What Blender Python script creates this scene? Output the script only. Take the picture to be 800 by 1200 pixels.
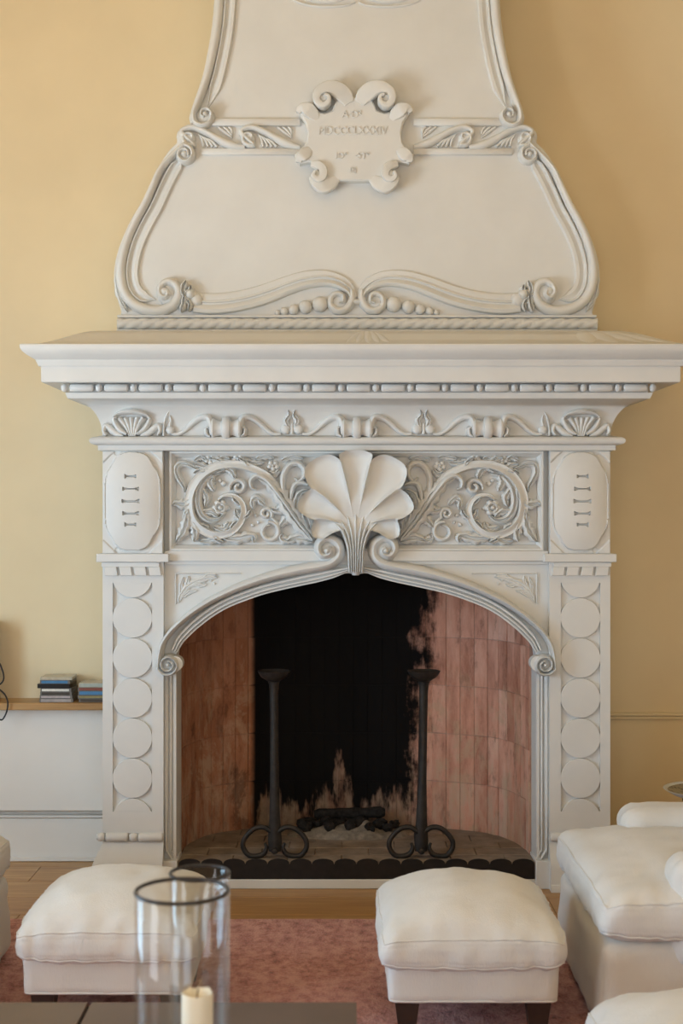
import bpy, math, random
from mathutils import Vector, noise as mnoise
PI = math.pi
random.seed(7)
for o in list(bpy.data.objects):
    bpy.data.objects.remove(o)
SC = bpy.context.scene
COL = SC.collection

# ------------------------------------------------------------------ camera, world, lights, exposure
F, CX, CY, EYE = 1600.0, 400.0, 600.0, 1.5          # focal length in px of an 800x1200 frame, principal point, eye height
DF, WALL, DH = 5.43, 5.91, 5.60                      # distances: chimneypiece front, room wall, hood front

cam_d = bpy.data.cameras.new('camera')
cam_d.sensor_fit = 'HORIZONTAL'
cam_d.sensor_width = 36.0
cam_d.lens = 36.0 * F / 800.0
cam_d.dof.use_dof = True
cam_d.dof.focus_distance = 5.35
cam_d.dof.aperture_fstop = 6.3
cam_d.clip_end = 60
cam = bpy.data.objects.new('camera', cam_d)
cam.location = (0, 0, EYE)
cam.rotation_euler = (PI / 2, 0, 0)
COL.objects.link(cam)
SC.camera = cam

world = bpy.data.worlds.new('sky')
SC.world = world
world.use_nodes = True
bg = world.node_tree.nodes['Background']
bg.inputs[0].default_value = (0.62, 0.76, 1.0, 1)
bg.inputs[1].default_value = 1.0

def window_light(name, loc, rot, sx, sy, power, color):
    l = bpy.data.lights.new(name, 'AREA')
    l.shape = 'RECTANGLE'
    l.size, l.size_y = sx, sy
    l.energy = power
    l.color = color
    o = bpy.data.objects.new(name, l)
    o.location = loc
    o.rotation_euler = rot
    COL.objects.link(o)
    return o
# daylight entering by the windows of the left wall and of the wall behind the camera: cool sky light, plus
# added warm fill lamps at the left windows, aimed up to bounce off the ceiling
SKY, FILL_TINT, HAZY = (0.50, 0.77, 1.0), (0.98, 0.82, 0.57), (0.96, 0.89, 0.76)
window_light('daylight_1', (-3.14, 3.35, 1.35), (0, -PI / 2, 0), 1.7, 1.3, 92, SKY)
window_light('daylight_2', (-3.14, 0.70, 1.35), (0, -PI / 2, 0), 1.7, 1.3, 56, (0.84, 0.91, 0.98))
window_light('daylight_3', (-1.2, -2.44, 1.35), (PI / 2, 0, 0), 1.5, 1.7, 36, HAZY)
window_light('daylight_4', (1.4, -2.44, 1.35), (PI / 2, 0, 0), 1.5, 1.7, 46, (0.62, 0.82, 1.0))
for o in (window_light('warm_fill_1', (-3.13, 3.35, 1.35), (0, -PI / 2 - 0.95, 0), 1.5, 1.3, 46, FILL_TINT),
          window_light('warm_fill_2', (-3.13, 0.70, 1.35), (0, -PI / 2 - 0.95, 0), 1.5, 1.3, 60, FILL_TINT)):
    o.data.spread = math.radians(125)
# low warm sun slanting through the left windows onto the floor behind the camera
sun_d = bpy.data.lights.new('sun', 'SUN'); sun_d.energy = 20.0; sun_d.angle = 0.01; sun_d.color = (1.0, 0.82, 0.60)
sun = bpy.data.objects.new('sun', sun_d); COL.objects.link(sun)
sun.location = (-8, 9, 4); sun.rotation_euler = Vector((1.0, -0.62, -0.24)).to_track_quat('-Z', 'Y').to_euler()

SC.view_settings.view_transform = 'Standard'
SC.view_settings.look = 'None'
SC.view_settings.gamma = 1.0
SC.view_settings.use_curve_mapping = False
SC.view_settings.exposure = -0.19

# ------------------------------------------------------------------ pixel helpers
def PX(px, d): return (px - CX) * d / F
def PZ(py, d): return EYE - (py - CY) * d / F

# ------------------------------------------------------------------ materials
MATS = {}
class Nodes:
    def __init__(s, name):
        s.m = bpy.data.materials.new(name)
        s.m.use_nodes = True
        s.t = s.m.node_tree
        s.b = s.t.nodes['Principled BSDF']
        MATS[name] = s.m
    def n(s, typ, **kw):
        k = s.t.nodes.new(typ)
        for a, v in kw.items(): setattr(k, a, v)
        return k
    def l(s, a, b): s.t.links.new(a, b)
    def put(s, sock, v):
        if isinstance(v, bpy.types.NodeSocket): s.l(v, sock)
        else: sock.default_value = v
    def coord(s, kind='Object', scale=None):
        c = s.n('ShaderNodeTexCoord').outputs[kind]
        if scale:
            mp = s.n('ShaderNodeMapping'); mp.inputs['Scale'].default_value = scale
            s.l(c, mp.inputs['Vector']); return mp.outputs[0]
        return c
    def pos(s, scale=None):
        c = s.n('ShaderNodeNewGeometry').outputs['Position']
        if scale:
            mp = s.n('ShaderNodeMapping'); mp.inputs['Scale'].default_value = scale
            s.l(c, mp.inputs['Vector']); return mp.outputs[0]
        return c
    def noise(s, vec, scale, detail=4, rough=0.55, dist=0.0):
        k = s.n('ShaderNodeTexNoise')
        s.l(vec, k.inputs['Vector'])
        k.inputs['Scale'].default_value = scale
        k.inputs['Detail'].default_value = detail
        k.inputs['Roughness'].default_value = rough
        k.inputs['Distortion'].default_value = dist
        return k.outputs[0]
    def ramp(s, fac, stops):
        k = s.n('ShaderNodeValToRGB')
        s.l(fac, k.inputs[0])
        e = k.color_ramp.elements
        while len(e) < len(stops): e.new(0.5)
        for el, (p, c) in zip(e, stops):
            el.position = p; el.color = (c[0], c[1], c[2], 1)
        return k.outputs[0]
    def math(s, op, a, b=0.0, clamp=False):
        k = s.n('ShaderNodeMath', operation=op); k.use_clamp = clamp
        s.put(k.inputs[0], a); s.put(k.inputs[1], b)
        return k.outputs[0]
    def rng(s, v, a, b, c=0.0, d=1.0):
        k = s.n('ShaderNodeMapRange'); k.interpolation_type = 'SMOOTHSTEP'
        s.put(k.inputs['Value'], v)
        for nm, q in (('From Min', a), ('From Max', b), ('To Min', c), ('To Max', d)): k.inputs[nm].default_value = q
        return k.outputs[0]
    def mix(s, fac, a, b, blend='MIX'):
        k = s.n('ShaderNodeMix', data_type='RGBA', blend_type=blend)
        s.put(k.inputs[0], fac)
        s.put(k.inputs[6], a if isinstance(a, bpy.types.NodeSocket) else (*a, 1))
        s.put(k.inputs[7], b if isinstance(b, bpy.types.NodeSocket) else (*b, 1))
        return k.outputs[2]
    def bump(s, h, strength, dist=0.01):
        k = s.n('ShaderNodeBump')
        k.inputs['Strength'].default_value = strength
        k.inputs['Distance'].default_value = dist
        s.l(h, k.inputs['Height'])
        s.l(k.outputs[0], s.b.inputs['Normal'])
    def base(s, c, rough=0.6, spec=0.4, metal=0.0):
        s.put(s.b.inputs['Base Color'], c if isinstance(c, bpy.types.NodeSocket) else (*c, 1))
        s.put(s.b.inputs['Roughness'], rough)
        s.b.inputs['Specular IOR Level'].default_value = spec
        s.b.inputs['Metallic'].default_value = metal
    def xyz(s):
        k = s.n('ShaderNodeSeparateXYZ'); s.l(s.pos(), k.inputs[0]); return k.outputs

def simple(name, c, rough=0.6, spec=0.4, metal=0.0, var=0.06, scale=18.0, bump=0.0, bscale=200.0):
    k = Nodes(name)
    v = k.pos()
    nz = k.noise(v, scale)
    lo = tuple(max(0, x * (1 - var)) for x in c); hi = tuple(min(1, x * (1 + var)) for x in c)
    k.base(k.ramp(nz, [(0.3, lo), (0.7, hi)]), rough, spec, metal)
    if bump: k.bump(k.noise(v, bscale, 3), bump, 0.004)
    return k.m

simple('plaster', (0.675, 0.68, 0.67), 0.5, 0.35, var=0.035, scale=5, bump=0.05, bscale=60)
simple('wall_paint', (0.745, 0.62, 0.41), 0.75, 0.2, var=0.04, scale=2.2, bump=0.04, bscale=90)
simple('white_paint', (0.74, 0.70, 0.65), 0.55, 0.35, var=0.03, scale=3)
simple('ceiling_paint', (0.82, 0.66, 0.43), 0.8, 0.2, var=0.03, scale=2)
simple('iron', (0.022, 0.019, 0.017), 0.55, 0.5, 0.3, var=0.4, scale=40, bump=0.25, bscale=180)
simple('fender_iron', (0.013, 0.010, 0.009), 0.6, 0.4, 0.2, var=0.3, scale=30)
simple('soot', (0.008, 0.007, 0.0065), 0.95, 0.1, var=0.5, scale=14, bump=0.3, bscale=70)
simple('dark_wood', (0.030, 0.017, 0.012), 0.4, 0.5, var=0.3, scale=30)
simple('charcoal', (0.018, 0.016, 0.015), 0.9, 0.2, var=0.6, scale=60, bump=0.6, bscale=90)
simple('ash', (0.23, 0.20, 0.165), 0.95, 0.1, var=0.35, scale=35, bump=0.5, bscale=120)
simple('cable_rubber', (0.012, 0.011, 0.011), 0.5, 0.4)
simple('speaker_cloth', (0.03, 0.03, 0.032), 0.8, 0.2)
simple('candle_wax', (0.86, 0.80, 0.66), 0.45, 0.4, var=0.03)
simple('pewter', (0.40, 0.41, 0.42), 0.35, 0.5, 0.8, var=0.1)
simple('rim_metal', (0.05, 0.05, 0.055), 0.35, 0.5, 0.7)
simple('wick', (0.02, 0.018, 0.016), 0.9, 0.1)

k = Nodes('linen')
v = k.coord('Object')
big = k.noise(v, 5.0, 3)
fine = k.noise(k.coord('Object', (1, 1, 0.25)), 260.0, 2)
k.base(k.ramp(big, [(0.25, (0.64, 0.63, 0.61)), (0.75, (0.71, 0.705, 0.695))]), 0.85, 0.15)
k.b.inputs['Sheen Weight'].default_value = 0.15
k.bump(k.math('ADD', k.math('MULTIPLY', big, 1.5), k.math('MULTIPLY', fine, 0.35)), 0.35, 0.01)

def firebrick(name, mortar=False):
    k = Nodes(name)
    p = k.pos()
    x, y, z = k.xyz()
    rnd = k.n('ShaderNodeObjectInfo').outputs['Random']
    streak = k.noise(k.pos((1, 1, 0.22)), 26.0, 5, 0.65)
    blot = k.noise(p, 9.0, 5, 0.65)
    tint = k.math('ADD', k.math('MULTIPLY', streak, 0.7), k.math('MULTIPLY', rnd, 0.3))
    if mortar:
        col = k.ramp(blot, [(0.3, (0.36, 0.20, 0.15)), (0.7, (0.55, 0.36, 0.28))])
    else:
        col = k.ramp(tint, [(0.28, (0.40, 0.175, 0.115)), (0.5, (0.62, 0.315, 0.225)), (0.72, (0.74, 0.44, 0.335))])
    # browned left side: burn stain with the shade away from the window painted in, paler dusty foot of the wall
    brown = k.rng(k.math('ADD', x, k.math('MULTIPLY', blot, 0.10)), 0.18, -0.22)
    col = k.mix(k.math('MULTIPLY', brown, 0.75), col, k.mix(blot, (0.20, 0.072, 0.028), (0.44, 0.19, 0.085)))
    dust = k.math('MULTIPLY', k.rng(k.math('ADD', z, k.math('MULTIPLY', blot, 0.9)), 0.98, 0.62), k.rng(streak, 0.40, 0.62))
    col = k.mix(k.math('MULTIPLY', dust, 0.55), col, (0.46, 0.36, 0.26))
    mott = k.noise(k.pos((1, 1, 0.4)), 17.0, 6, 0.72)
    col = k.mix(k.math('MULTIPLY', k.rng(mott, 0.50, 0.70), 0.5), col, (0.10, 0.040, 0.022))
    col = k.mix(k.math('MULTIPLY', k.rng(mott, 0.44, 0.34), 0.30), col, (0.62, 0.42, 0.30))
    patch = k.noise(k.pos((1, 1, 0.7)), 5.5, 6, 0.7, 0.4)
    col = k.mix(k.math('MULTIPLY', k.math('MULTIPLY', k.rng(patch, 0.50, 0.60), k.rng(z, 0.95, 0.55)), 0.6), col, (0.52, 0.36, 0.24))
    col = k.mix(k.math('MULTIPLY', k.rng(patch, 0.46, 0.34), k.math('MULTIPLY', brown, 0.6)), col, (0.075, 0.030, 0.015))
    # soot stain on the rear wall, ragged towards the right-hand side and thin near the hearth
    rag = k.math('ADD', k.math('MULTIPLY', k.math('SUBTRACT', blot, 0.5), 0.30), k.math('MULTIPLY', k.math('SUBTRACT', streak, 0.5), 0.25))
    edge = k.rng(k.math('ADD', k.math('SUBTRACT', x, k.math('MULTIPLY', z, 0.09)), rag), 0.24, 0.37, 1.0, 0.0)
    smear = k.noise(k.pos((1, 1, 0.3)), 9.0, 5, 0.6)
    low = k.rng(k.math('ADD', z, k.math('MULTIPLY', k.math('SUBTRACT', 0.5, smear), 1.5)), 0.02, 0.26)
    soot = k.math('MULTIPLY', k.math('MULTIPLY', edge, low), k.rng(y, 6.035, 6.05))
    col = k.mix(soot, col, (0.0035, 0.003, 0.003))
    pale = k.math('MULTIPLY', k.math('MULTIPLY', k.rng(y, 6.035, 6.05), k.math('SUBTRACT', 1.0, low)), 0.75)
    col = k.mix(pale, col, k.mix(blot, (0.03, 0.024, 0.02), (0.34, 0.28, 0.21)))
    k.base(col, 0.85, 0.2)
    k.bump(k.math('ADD', blot, streak), 0.5, 0.008)
    return k.m
firebrick('brick'); firebrick('brick_mortar', True)

k = Nodes('hearth_stone')
b1 = k.noise(k.pos(), 12, 5, 0.6)
rnd = k.n('ShaderNodeObjectInfo').outputs['Random']
k.base(k.mix(k.math('MULTIPLY', rnd, 0.45), k.ramp(b1, [(0.3, (0.16, 0.12, 0.092)), (0.7, (0.33, 0.27, 0.21))]), (0.22, 0.175, 0.14)), 0.75, 0.3)
k.bump(b1, 0.3, 0.006)

k = Nodes('oak')
rnd = k.n('ShaderNodeObjectInfo').outputs['Random']
off = k.math('MULTIPLY', rnd, 30.0)
cmb = k.n('ShaderNodeCombineXYZ'); k.l(off, cmb.inputs[0]); k.l(off, cmb.inputs[2])
ad = k.n('ShaderNodeVectorMath', operation='ADD'); k.l(k.pos(), ad.inputs[0]); k.l(cmb.outputs[0], ad.inputs[1])
mp = k.n('ShaderNodeMapping'); mp.inputs['Scale'].default_value = (0.9, 14, 14); k.l(ad.outputs[0], mp.inputs[0])
gr = k.noise(mp.outputs[0], 3.0, 6, 0.6, 0.6)
c = k.ramp(gr, [(0.3, (0.30, 0.155, 0.055)), (0.55, (0.46, 0.265, 0.105)), (0.75, (0.56, 0.35, 0.155))])
k.base(k.mix(k.math('MULTIPLY', rnd, 0.35), c, (0.33, 0.18, 0.07)), 0.38, 0.45)
k.bump(gr, 0.12, 0.003)

k = Nodes('rug_pile')
a = k.noise(k.pos((1.1, 0.75, 1)), 26, 7, 0.78)
bgn = k.noise(k.pos(), 2.2, 3)
c = k.ramp(a, [(0.34, (0.13, 0.035, 0.028)), (0.44, (0.50, 0.19, 0.17)), (0.58, (0.76, 0.42, 0.39))])
k.base(k.mix(k.math('MULTIPLY', bgn, 0.5), c, (0.52, 0.225, 0.20), 'MIX'), 0.95, 0.05)
k.b.inputs['Sheen Weight'].default_value = 0.3
k.bump(k.noise(k.pos((1, 0.7, 1)), 70, 4, 0.7), 1.0, 0.02)

k = Nodes('table_top')
k.base(k.ramp(k.noise(k.pos(), 6, 4), [(0.3, (0.105, 0.07, 0.05)), (0.7, (0.135, 0.092, 0.068))]), 0.38, 0.5)
simple('table_joint', (0.016, 0.011, 0.009), 0.6, 0.3)

k = Nodes('clear_glass')
tr = k.n('ShaderNodeBsdfTransparent'); tr.inputs[0].default_value = (0.965, 0.97, 0.972, 1)
gl = k.n('ShaderNodeBsdfGlossy'); gl.inputs[0].default_value = (1, 1, 1, 1); gl.inputs['Roughness'].default_value = 0.03
lw = k.n('ShaderNodeLayerWeight'); fac = k.math('ADD', k.math('MULTIPLY', k.math('POWER', lw.outputs['Facing'], 4.0), 0.5), 0.03)
mx = k.n('ShaderNodeMixShader')
k.l(fac, mx.inputs[0]); k.l(tr.outputs[0], mx.inputs[1]); k.l(gl.outputs[0], mx.inputs[2])
k.l(mx.outputs[0], k.t.nodes['Material Output'].inputs['Surface'])

def plastic(name, c): simple(name, c, 0.25, 0.5, var=0.12, scale=60)
plastic('case_grey', (0.16, 0.15, 0.14)); plastic('case_clear', (0.42, 0.38, 0.30)); plastic('case_black', (0.006, 0.006, 0.007))
plastic('spine_grey', (0.33, 0.30, 0.29)); plastic('spine_taupe', (0.42, 0.36, 0.36)); plastic('spine_dark', (0.06, 0.05, 0.042))
plastic('spine_white', (0.66, 0.64, 0.58)); plastic('spine_black', (0.008, 0.008, 0.01)); plastic('spine_blue', (0.06, 0.19, 0.36))
plastic('spine_beige', (0.46, 0.40, 0.30)); plastic('spine_olive', (0.26, 0.22, 0.10)); plastic('spine_red', (0.22, 0.06, 0.045))
plastic('spine_green', (0.36, 0.40, 0.36))

simple('bowl_glaze', (0.55, 0.58, 0.60), 0.3, 0.5)
k = Nodes('bowl_pattern')
w = k.n('ShaderNodeTexVoronoi'); k.l(k.pos(), w.inputs['Vector']); w.inputs['Scale'].default_value = 60
k.base(k.ramp(w.outputs['Distance'], [(0.15, (0.03, 0.03, 0.03)), (0.5, (0.25, 0.22, 0.15))]), 0.4, 0.5)

# ------------------------------------------------------------------ mesh builder
class MB:
    def __init__(s): s.v = []; s.f = []
    def add(s, vs, fs):
        o = len(s.v); s.v += [tuple(q) for q in vs]; s.f += [tuple(i + o for i in q) for q in fs]
    def join(s, m): s.add(m.v, m.f)
    def mirrored(s, xc):
        m = MB(); m.v = [(2 * xc - a, b, c) for a, b, c in s.v]; m.f = [tuple(reversed(q)) for q in s.f]; return m
    def build(s, name, mat, parent=None, sharp=38, loc=None, fix=True):
        me = bpy.data.meshes.new(name)
        vs = s.v
        if loc is not None: vs = [(a - loc[0], b - loc[1], c - loc[2]) for a, b, c in vs]
        me.from_pydata(vs, [], s.f)
        if fix:
            import bmesh
            bm = bmesh.new(); bm.from_mesh(me)
            bmesh.ops.remove_doubles(bm, verts=bm.verts, dist=1e-6)
            bmesh.ops.recalc_face_normals(bm, faces=bm.faces)
            bm.to_mesh(me); bm.free()
        me.materials.append(MATS[mat])
        me.shade_smooth()
        me.set_sharp_from_angle(angle=math.radians(sharp))
        o = bpy.data.objects.new(name, me)
        COL.objects.link(o)
        if loc is not None: o.location = loc
        if parent: o.parent = parent
        return o
    # --- shapes
    def box(s, x0, x1, y0, y1, z0, z1, c=0.0):
        if x0 > x1: x0, x1 = x1, x0
        if y0 > y1: y0, y1 = y1, y0
        if z0 > z1: z0, z1 = z1, z0
        if c <= 0:
            s.add([(x0, y0, z0), (x1, y0, z0), (x1, y1, z0), (x0, y1, z0), (x0, y0, z1), (x1, y0, z1), (x1, y1, z1), (x0, y1, z1)],
                  [(3, 2, 1, 0), (4, 5, 6, 7), (0, 1, 5, 4), (1, 2, 6, 5), (2, 3, 7, 6), (3, 0, 4, 7)])
            return
        vs = []; idx = {}
        lo = (x0, y0, z0); hi = (x1, y1, z1)
        for sx in (0, 1):
            for sy in (0, 1):
                for sz in (0, 1):
                    sg = (sx, sy, sz)
                    for ax in range(3):
                        q = []
                        for i in range(3):
                            b = hi[i] if sg[i] else lo[i]
                            if i != ax: b += -c if sg[i] else c
                            q.append(b)
                        idx[(sg, ax)] = len(vs); vs.append(tuple(q))
        fs = []
        for ax in range(3):
            o = [i for i in range(3) if i != ax]
            for sd in (0, 1):
                ring = []
                for a, b in ((0, 0), (1, 0), (1, 1), (0, 1)):
                    g = [0, 0, 0]; g[ax] = sd; g[o[0]] = a; g[o[1]] = b
                    ring.append(idx[(tuple(g), ax)])
                fs.append(tuple(ring))
        for ax in range(3):
            o = [i for i in range(3) if i != ax]
            for a in (0, 1):
                for b in (0, 1):
                    g0 = [0, 0, 0]; g0[o[0]] = a; g0[o[1]] = b; g1 = list(g0); g1[ax] = 1
                    fs.append((idx[(tuple(g0), o[0])], idx[(tuple(g1), o[0])], idx[(tuple(g1), o[1])], idx[(tuple(g0), o[1])]))
        for sx in (0, 1):
            for sy in (0, 1):
                for sz in (0, 1):
                    fs.append(tuple(idx[((sx, sy, sz), a)] for a in range(3)))
        s.add(vs, fs)
    def prism(s, out, y0, y1, c=0.0):
        """XZ outline from front y0 to back y1, front edge chamfered by c."""
        n = len(out)
        area = sum(out[i][0] * out[(i + 1) % n][1] - out[(i + 1) % n][0] * out[i][1] for i in range(n))
        if area < 0: out = out[::-1]
        rings = []
        if c > 0:
            ins = []
            for i in range(n):
                a = Vector(out[i - 1]); b = Vector(out[i]); d = Vector(out[(i + 1) % n])
                e1 = (b - a); e2 = (d - b)
                if e1.length < 1e-9 or e2.length < 1e-9: ins.append(tuple(b)); continue
                e1.normalize(); e2.normalize()
                n1 = Vector((-e1.y, e1.x)); n2 = Vector((-e2.y, e2.x))
                m = n1 + n2
                if m.length < 0.3: m = n1
                m.normalize(); m = m / max(0.5, m.dot(n1))
                ins.append(tuple(b + m * c))
            rings.append([(q[0], y0, q[1]) for q in ins])
            rings.append([(q[0], y0 + c, q[1]) for q in out])
        else:
            rings.append([(q[0], y0, q[1]) for q in out])
        rings.append([(q[0], y1, q[1]) for q in out])
        vs = [p for r in rings for p in r]; fs = [tuple(range(n)), tuple(reversed(range((len(rings) - 1) * n, len(rings) * n)))]
        for r in range(len(rings) - 1):
            for i in range(n):
                j = (i + 1) % n
                fs.append((r * n + i, r * n + j, (r + 1) * n + j, (r + 1) * n + i))
        s.add(vs, fs)
    def loft(s, rings, cap=True, closed=True):
        n = len(rings[0]); vs = [p for r in rings for p in r]; fs = []
        for r in range(len(rings) - 1):
            for i in range(n if closed else n - 1):
                j = (i + 1) % n
                fs.append((r * n + i, r * n + j, (r + 1) * n + j, (r + 1) * n + i))
        if cap and closed:
            fs.append(tuple(range(n))); fs.append(tuple(reversed(range((len(rings) - 1) * n, len(rings) * n))))
        s.add(vs, fs)
    def tube(s, pts, r, n=10, flat=1.0):
        pts = [Vector(p) for p in pts]; m = len(pts)
        rr = r if isinstance(r, (list, tuple)) else [r] * m
        tan = [(pts[min(i + 1, m - 1)] - pts[max(i - 1, 0)]).normalized() for i in range(m)]
        up = Vector((0, 0, 1)) if abs(tan[0].z) < 0.9 else Vector((0, 1, 0))
        u = tan[0].cross(up).normalized()
        rings = []
        for i in range(m):
            u = (u - tan[i] * u.dot(tan[i])).normalized(); w = tan[i].cross(u)
            rings.append([tuple(pts[i] + u * (math.cos(2 * PI * q / n) * rr[i]) + w * (math.sin(2 * PI * q / n) * rr[i] * flat)) for q in range(n)])
        s.loft(rings)
    def lathe(s, prof, c, axis='z', n=24):
        """prof: (radius, height along axis); c: origin."""
        rings = []
        for r, h in prof:
            ring = []
            for q in range(n):
                a = 2 * PI * q / n; ca, sa = math.cos(a) * max(r, 1e-5), math.sin(a) * max(r, 1e-5)
                if axis == 'z': p = (c[0] + ca, c[1] + sa, c[2] + h)
                elif axis == 'x': p = (c[0] + h, c[1] + ca, c[2] + sa)
                else: p = (c[0] + ca, c[1] + h, c[2] + sa)
                ring.append(p)
            rings.append(ring)
        s.loft(rings)

def crom(pts, seg=6, closed=False):
    P = [Vector(p) for p in pts]; n = len(P); out = []
    if n == 2:
        return [tuple(P[0].lerp(P[1], i / seg)) for i in range(seg + 1)]
    for i in range(n - 1):
        p0 = P[i - 1] if i > 0 else P[0] * 2 - P[1]
        p1, p2 = P[i], P[i + 1]
        p3 = P[i + 2] if i + 2 < n else P[-1] * 2 - P[-2]
        for k in range(seg):
            t = k / seg
            out.append(tuple(0.5 * ((2 * p1) + (p2 - p0) * t + (2 * p0 - 5 * p1 + 4 * p2 - p3) * t * t + (3 * p1 - p0 - 3 * p2 + p3) * t ** 3)))
    out.append(tuple(P[-1]))
    return out

def at(v, t):
    if callable(v): return v(t)
    if isinstance(v, (list, tuple)):
        x = t * (len(v) - 1); i = min(int(x), len(v) - 2); return v[i] + (v[i + 1] - v[i]) * (x - i)
    return v

ROUND = [(math.cos(PI * (1 - i / 8)), math.sin(PI * i / 8)) for i in range(9)]
ROUND = [(-1, -0.25)] + ROUND[0:] + [(1, -0.25)]
LEAF = [(-1, -0.2), (-1, 0.25), (-0.72, 0.72), (-0.35, 0.85), (-0.08, 0.5), (0.08, 0.5), (0.35, 0.95), (0.72, 0.8), (1, 0.25), (1, -0.2)]
FLAT = [(-1, -0.2), (-1, 0.7), (-0.8, 1), (0.8, 1), (1, 0.7), (1, -0.2)]
# moulding from its outer edge: fat roll, deep quirk, bead, quirk, flat band, edge
FRAME = [(-1, -0.2), (-1, 0.35), (-0.92, 0.68), (-0.75, 0.92), (-0.52, 1.0), (-0.28, 0.92), (-0.12, 0.66), (-0.06, 0.38), (0.02, 0.30),
         (0.06, 0.48), (0.14, 0.56), (0.22, 0.48), (0.26, 0.30), (0.34, 0.24), (0.5, 0.30), (0.7, 0.42), (0.88, 0.42), (0.96, 0.30), (1, 0.1), (1, -0.2)]
COVE = [(-1, -0.2), (-1, 0.5), (-0.7, 0.75), (-0.4, 0.72), (-0.15, 0.48), (0.0, 0.45), (0.1, 0.7), (0.35, 0.72), (0.45, 0.4), (0.6, 0.38), (0.68, 0.55), (0.95, 0.55), (1, 0.3), (1, -0.2)]

def ribbon(mb, pts, w, h, d, prof=ROUND, seg=6):
    """relief strip along a pixel path on the plane at distance d; w = half width in px, h = height in m."""
    P = crom(pts, seg); m = len(P)
    L = [0.0]
    for i in range(1, m): L.append(L[-1] + math.hypot(P[i][0] - P[i - 1][0], P[i][1] - P[i - 1][1]))
    tot = max(L[-1], 1e-6); rings = []
    for i in range(m):
        a = P[max(i - 1, 0)]; b = P[min(i + 1, m - 1)]
        tx, ty = b[0] - a[0], b[1] - a[1]; ln = math.hypot(tx, ty) or 1
        nx, ny = ty / ln, -tx / ln
        t = L[i] / tot; ww = max(at(w, t), 0.02); hh = at(h, t)
        dd = at(d, t)
        rings.append([(PX(P[i][0] + nx * u * ww, dd), dd - hh * v, PZ(P[i][1] + ny * u * ww, dd)) for u, v in prof])
    mb.loft(rings)

def spiral(c, r0, r1, a0, turns, n=28, ax=1.0):
    """px spiral; angle in degrees, 0 = right, 90 = up; positive turns go counter-clockwise as seen."""
    out = []
    for i in range(n + 1):
        t = i / n; a = math.radians(a0 + 360 * turns * t); r = r0 + (r1 - r0) * t ** 0.85
        out.append((c[0] + math.cos(a) * r * ax, c[1] - math.sin(a) * r))
    return out

def dome(mb, c, r, h, d, n=18, ring=False):
    x, z = PX(c[0], d), PZ(c[1], d); R = r * d / F
    if ring:
        pr = [(R, 0.003), (R, -0.4 * h), (R * .9, -0.85 * h), (R * .75, -h), (R * .6, -0.85 * h), (R * .5, -0.45 * h), (R * .36, -0.6 * h), (R * .2, -0.9 * h), (0, -h)]
    else:
        pr = [(R, 0.003), (R, -0.2 * h), (R * .92, -0.5 * h), (R * .72, -0.8 * h), (R * .4, -0.96 * h), (0, -h)]
    mb.lathe(pr, (x, d, z), 'y', n)

def leaf(mb, pts, w, h, d, lobes=5, seg=7):
    n = lobes
    ribbon(mb, pts, lambda t: w * (math.sin(PI * min(1, 0.06 + 0.94 * t)) ** 0.6) * (0.68 + 0.42 * abs(math.sin(n * PI * t))) + 0.2, h, d, LEAF, seg)

# ------------------------------------------------------------------ object helpers
def tag(o, label, cat, group=None):
    o['label'] = label; o['category'] = cat
    if group: o['group'] = group
    return o
def empty(name, loc, label, cat, group=None, rz=0):
    o = bpy.data.objects.new(name, None); COL.objects.link(o)
    o.location = loc; o.rotation_euler = (0, 0, rz); o.empty_display_size = 0.1
    return tag(o, label, cat, group)
def under(o, root):
    """parent keeping world coordinates when root is an unrotated Empty away from the origin"""
    o.parent = root; o.location = Vector(o.location) - root.location
    return o
def struct(o): o['kind'] = 'structure'; return o
def link_copy(o, parent, name=None):
    c = o.copy(); COL.objects.link(c); c.parent = parent
    return c

# ================================================================== THE ROOM
RX0, RX1, RY0, RH = -3.2, 3.2, -2.5, 4.3
m = MB(); m.box(RX0 - .2, RX1 + .2, RY0 - .2, WALL + 0.6, -0.12, -0.018)
floor = struct(m.build('floor', 'table_joint'))
PW = 0.23; unit = MB(); unit.box(-0.5, 0.5, -0.5, 0.5, -0.018, 0, 0.0)
y = 5.776 + PW; row = 0
while y > 4.55:
    y0 = y - PW
    xs = [RX0]
    while xs[-1] < RX1: xs.append(xs[-1] + random.uniform(1.5, 2.3))
    xs[-1] = RX1
    for a, b in zip(xs[:-1], xs[1:]):
        if b - a < 0.05: continue
        if b < -1.9 or a > 1.9: pass
        p = MB(); p.box(a + .001, b - .001, y0 + .0015, min(y - .0015, WALL + .0), -0.018, 0, 0.0012)
        o = p.build('floor_plank', 'oak', None, loc=((a + b) / 2, (y + y0) / 2, 0)); o.parent = floor
    y = y0; row += 1
m = MB()
yy = y
while yy > RY0:
    m.box(RX0, RX1, max(yy - PW + .0015, RY0), yy - .0015, -0.018, 0, 0.0); yy -= PW
o = m.build('floor_plank_field', 'oak'); o.parent = floor; o['kind'] = 'stuff'

m = MB(); m.box(RX0 - .2, RX1 + .2, RY0 - .2, WALL + 0.6, RH, RH + .15)
struct(m.build('ceiling', 'ceiling_paint'))
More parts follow.
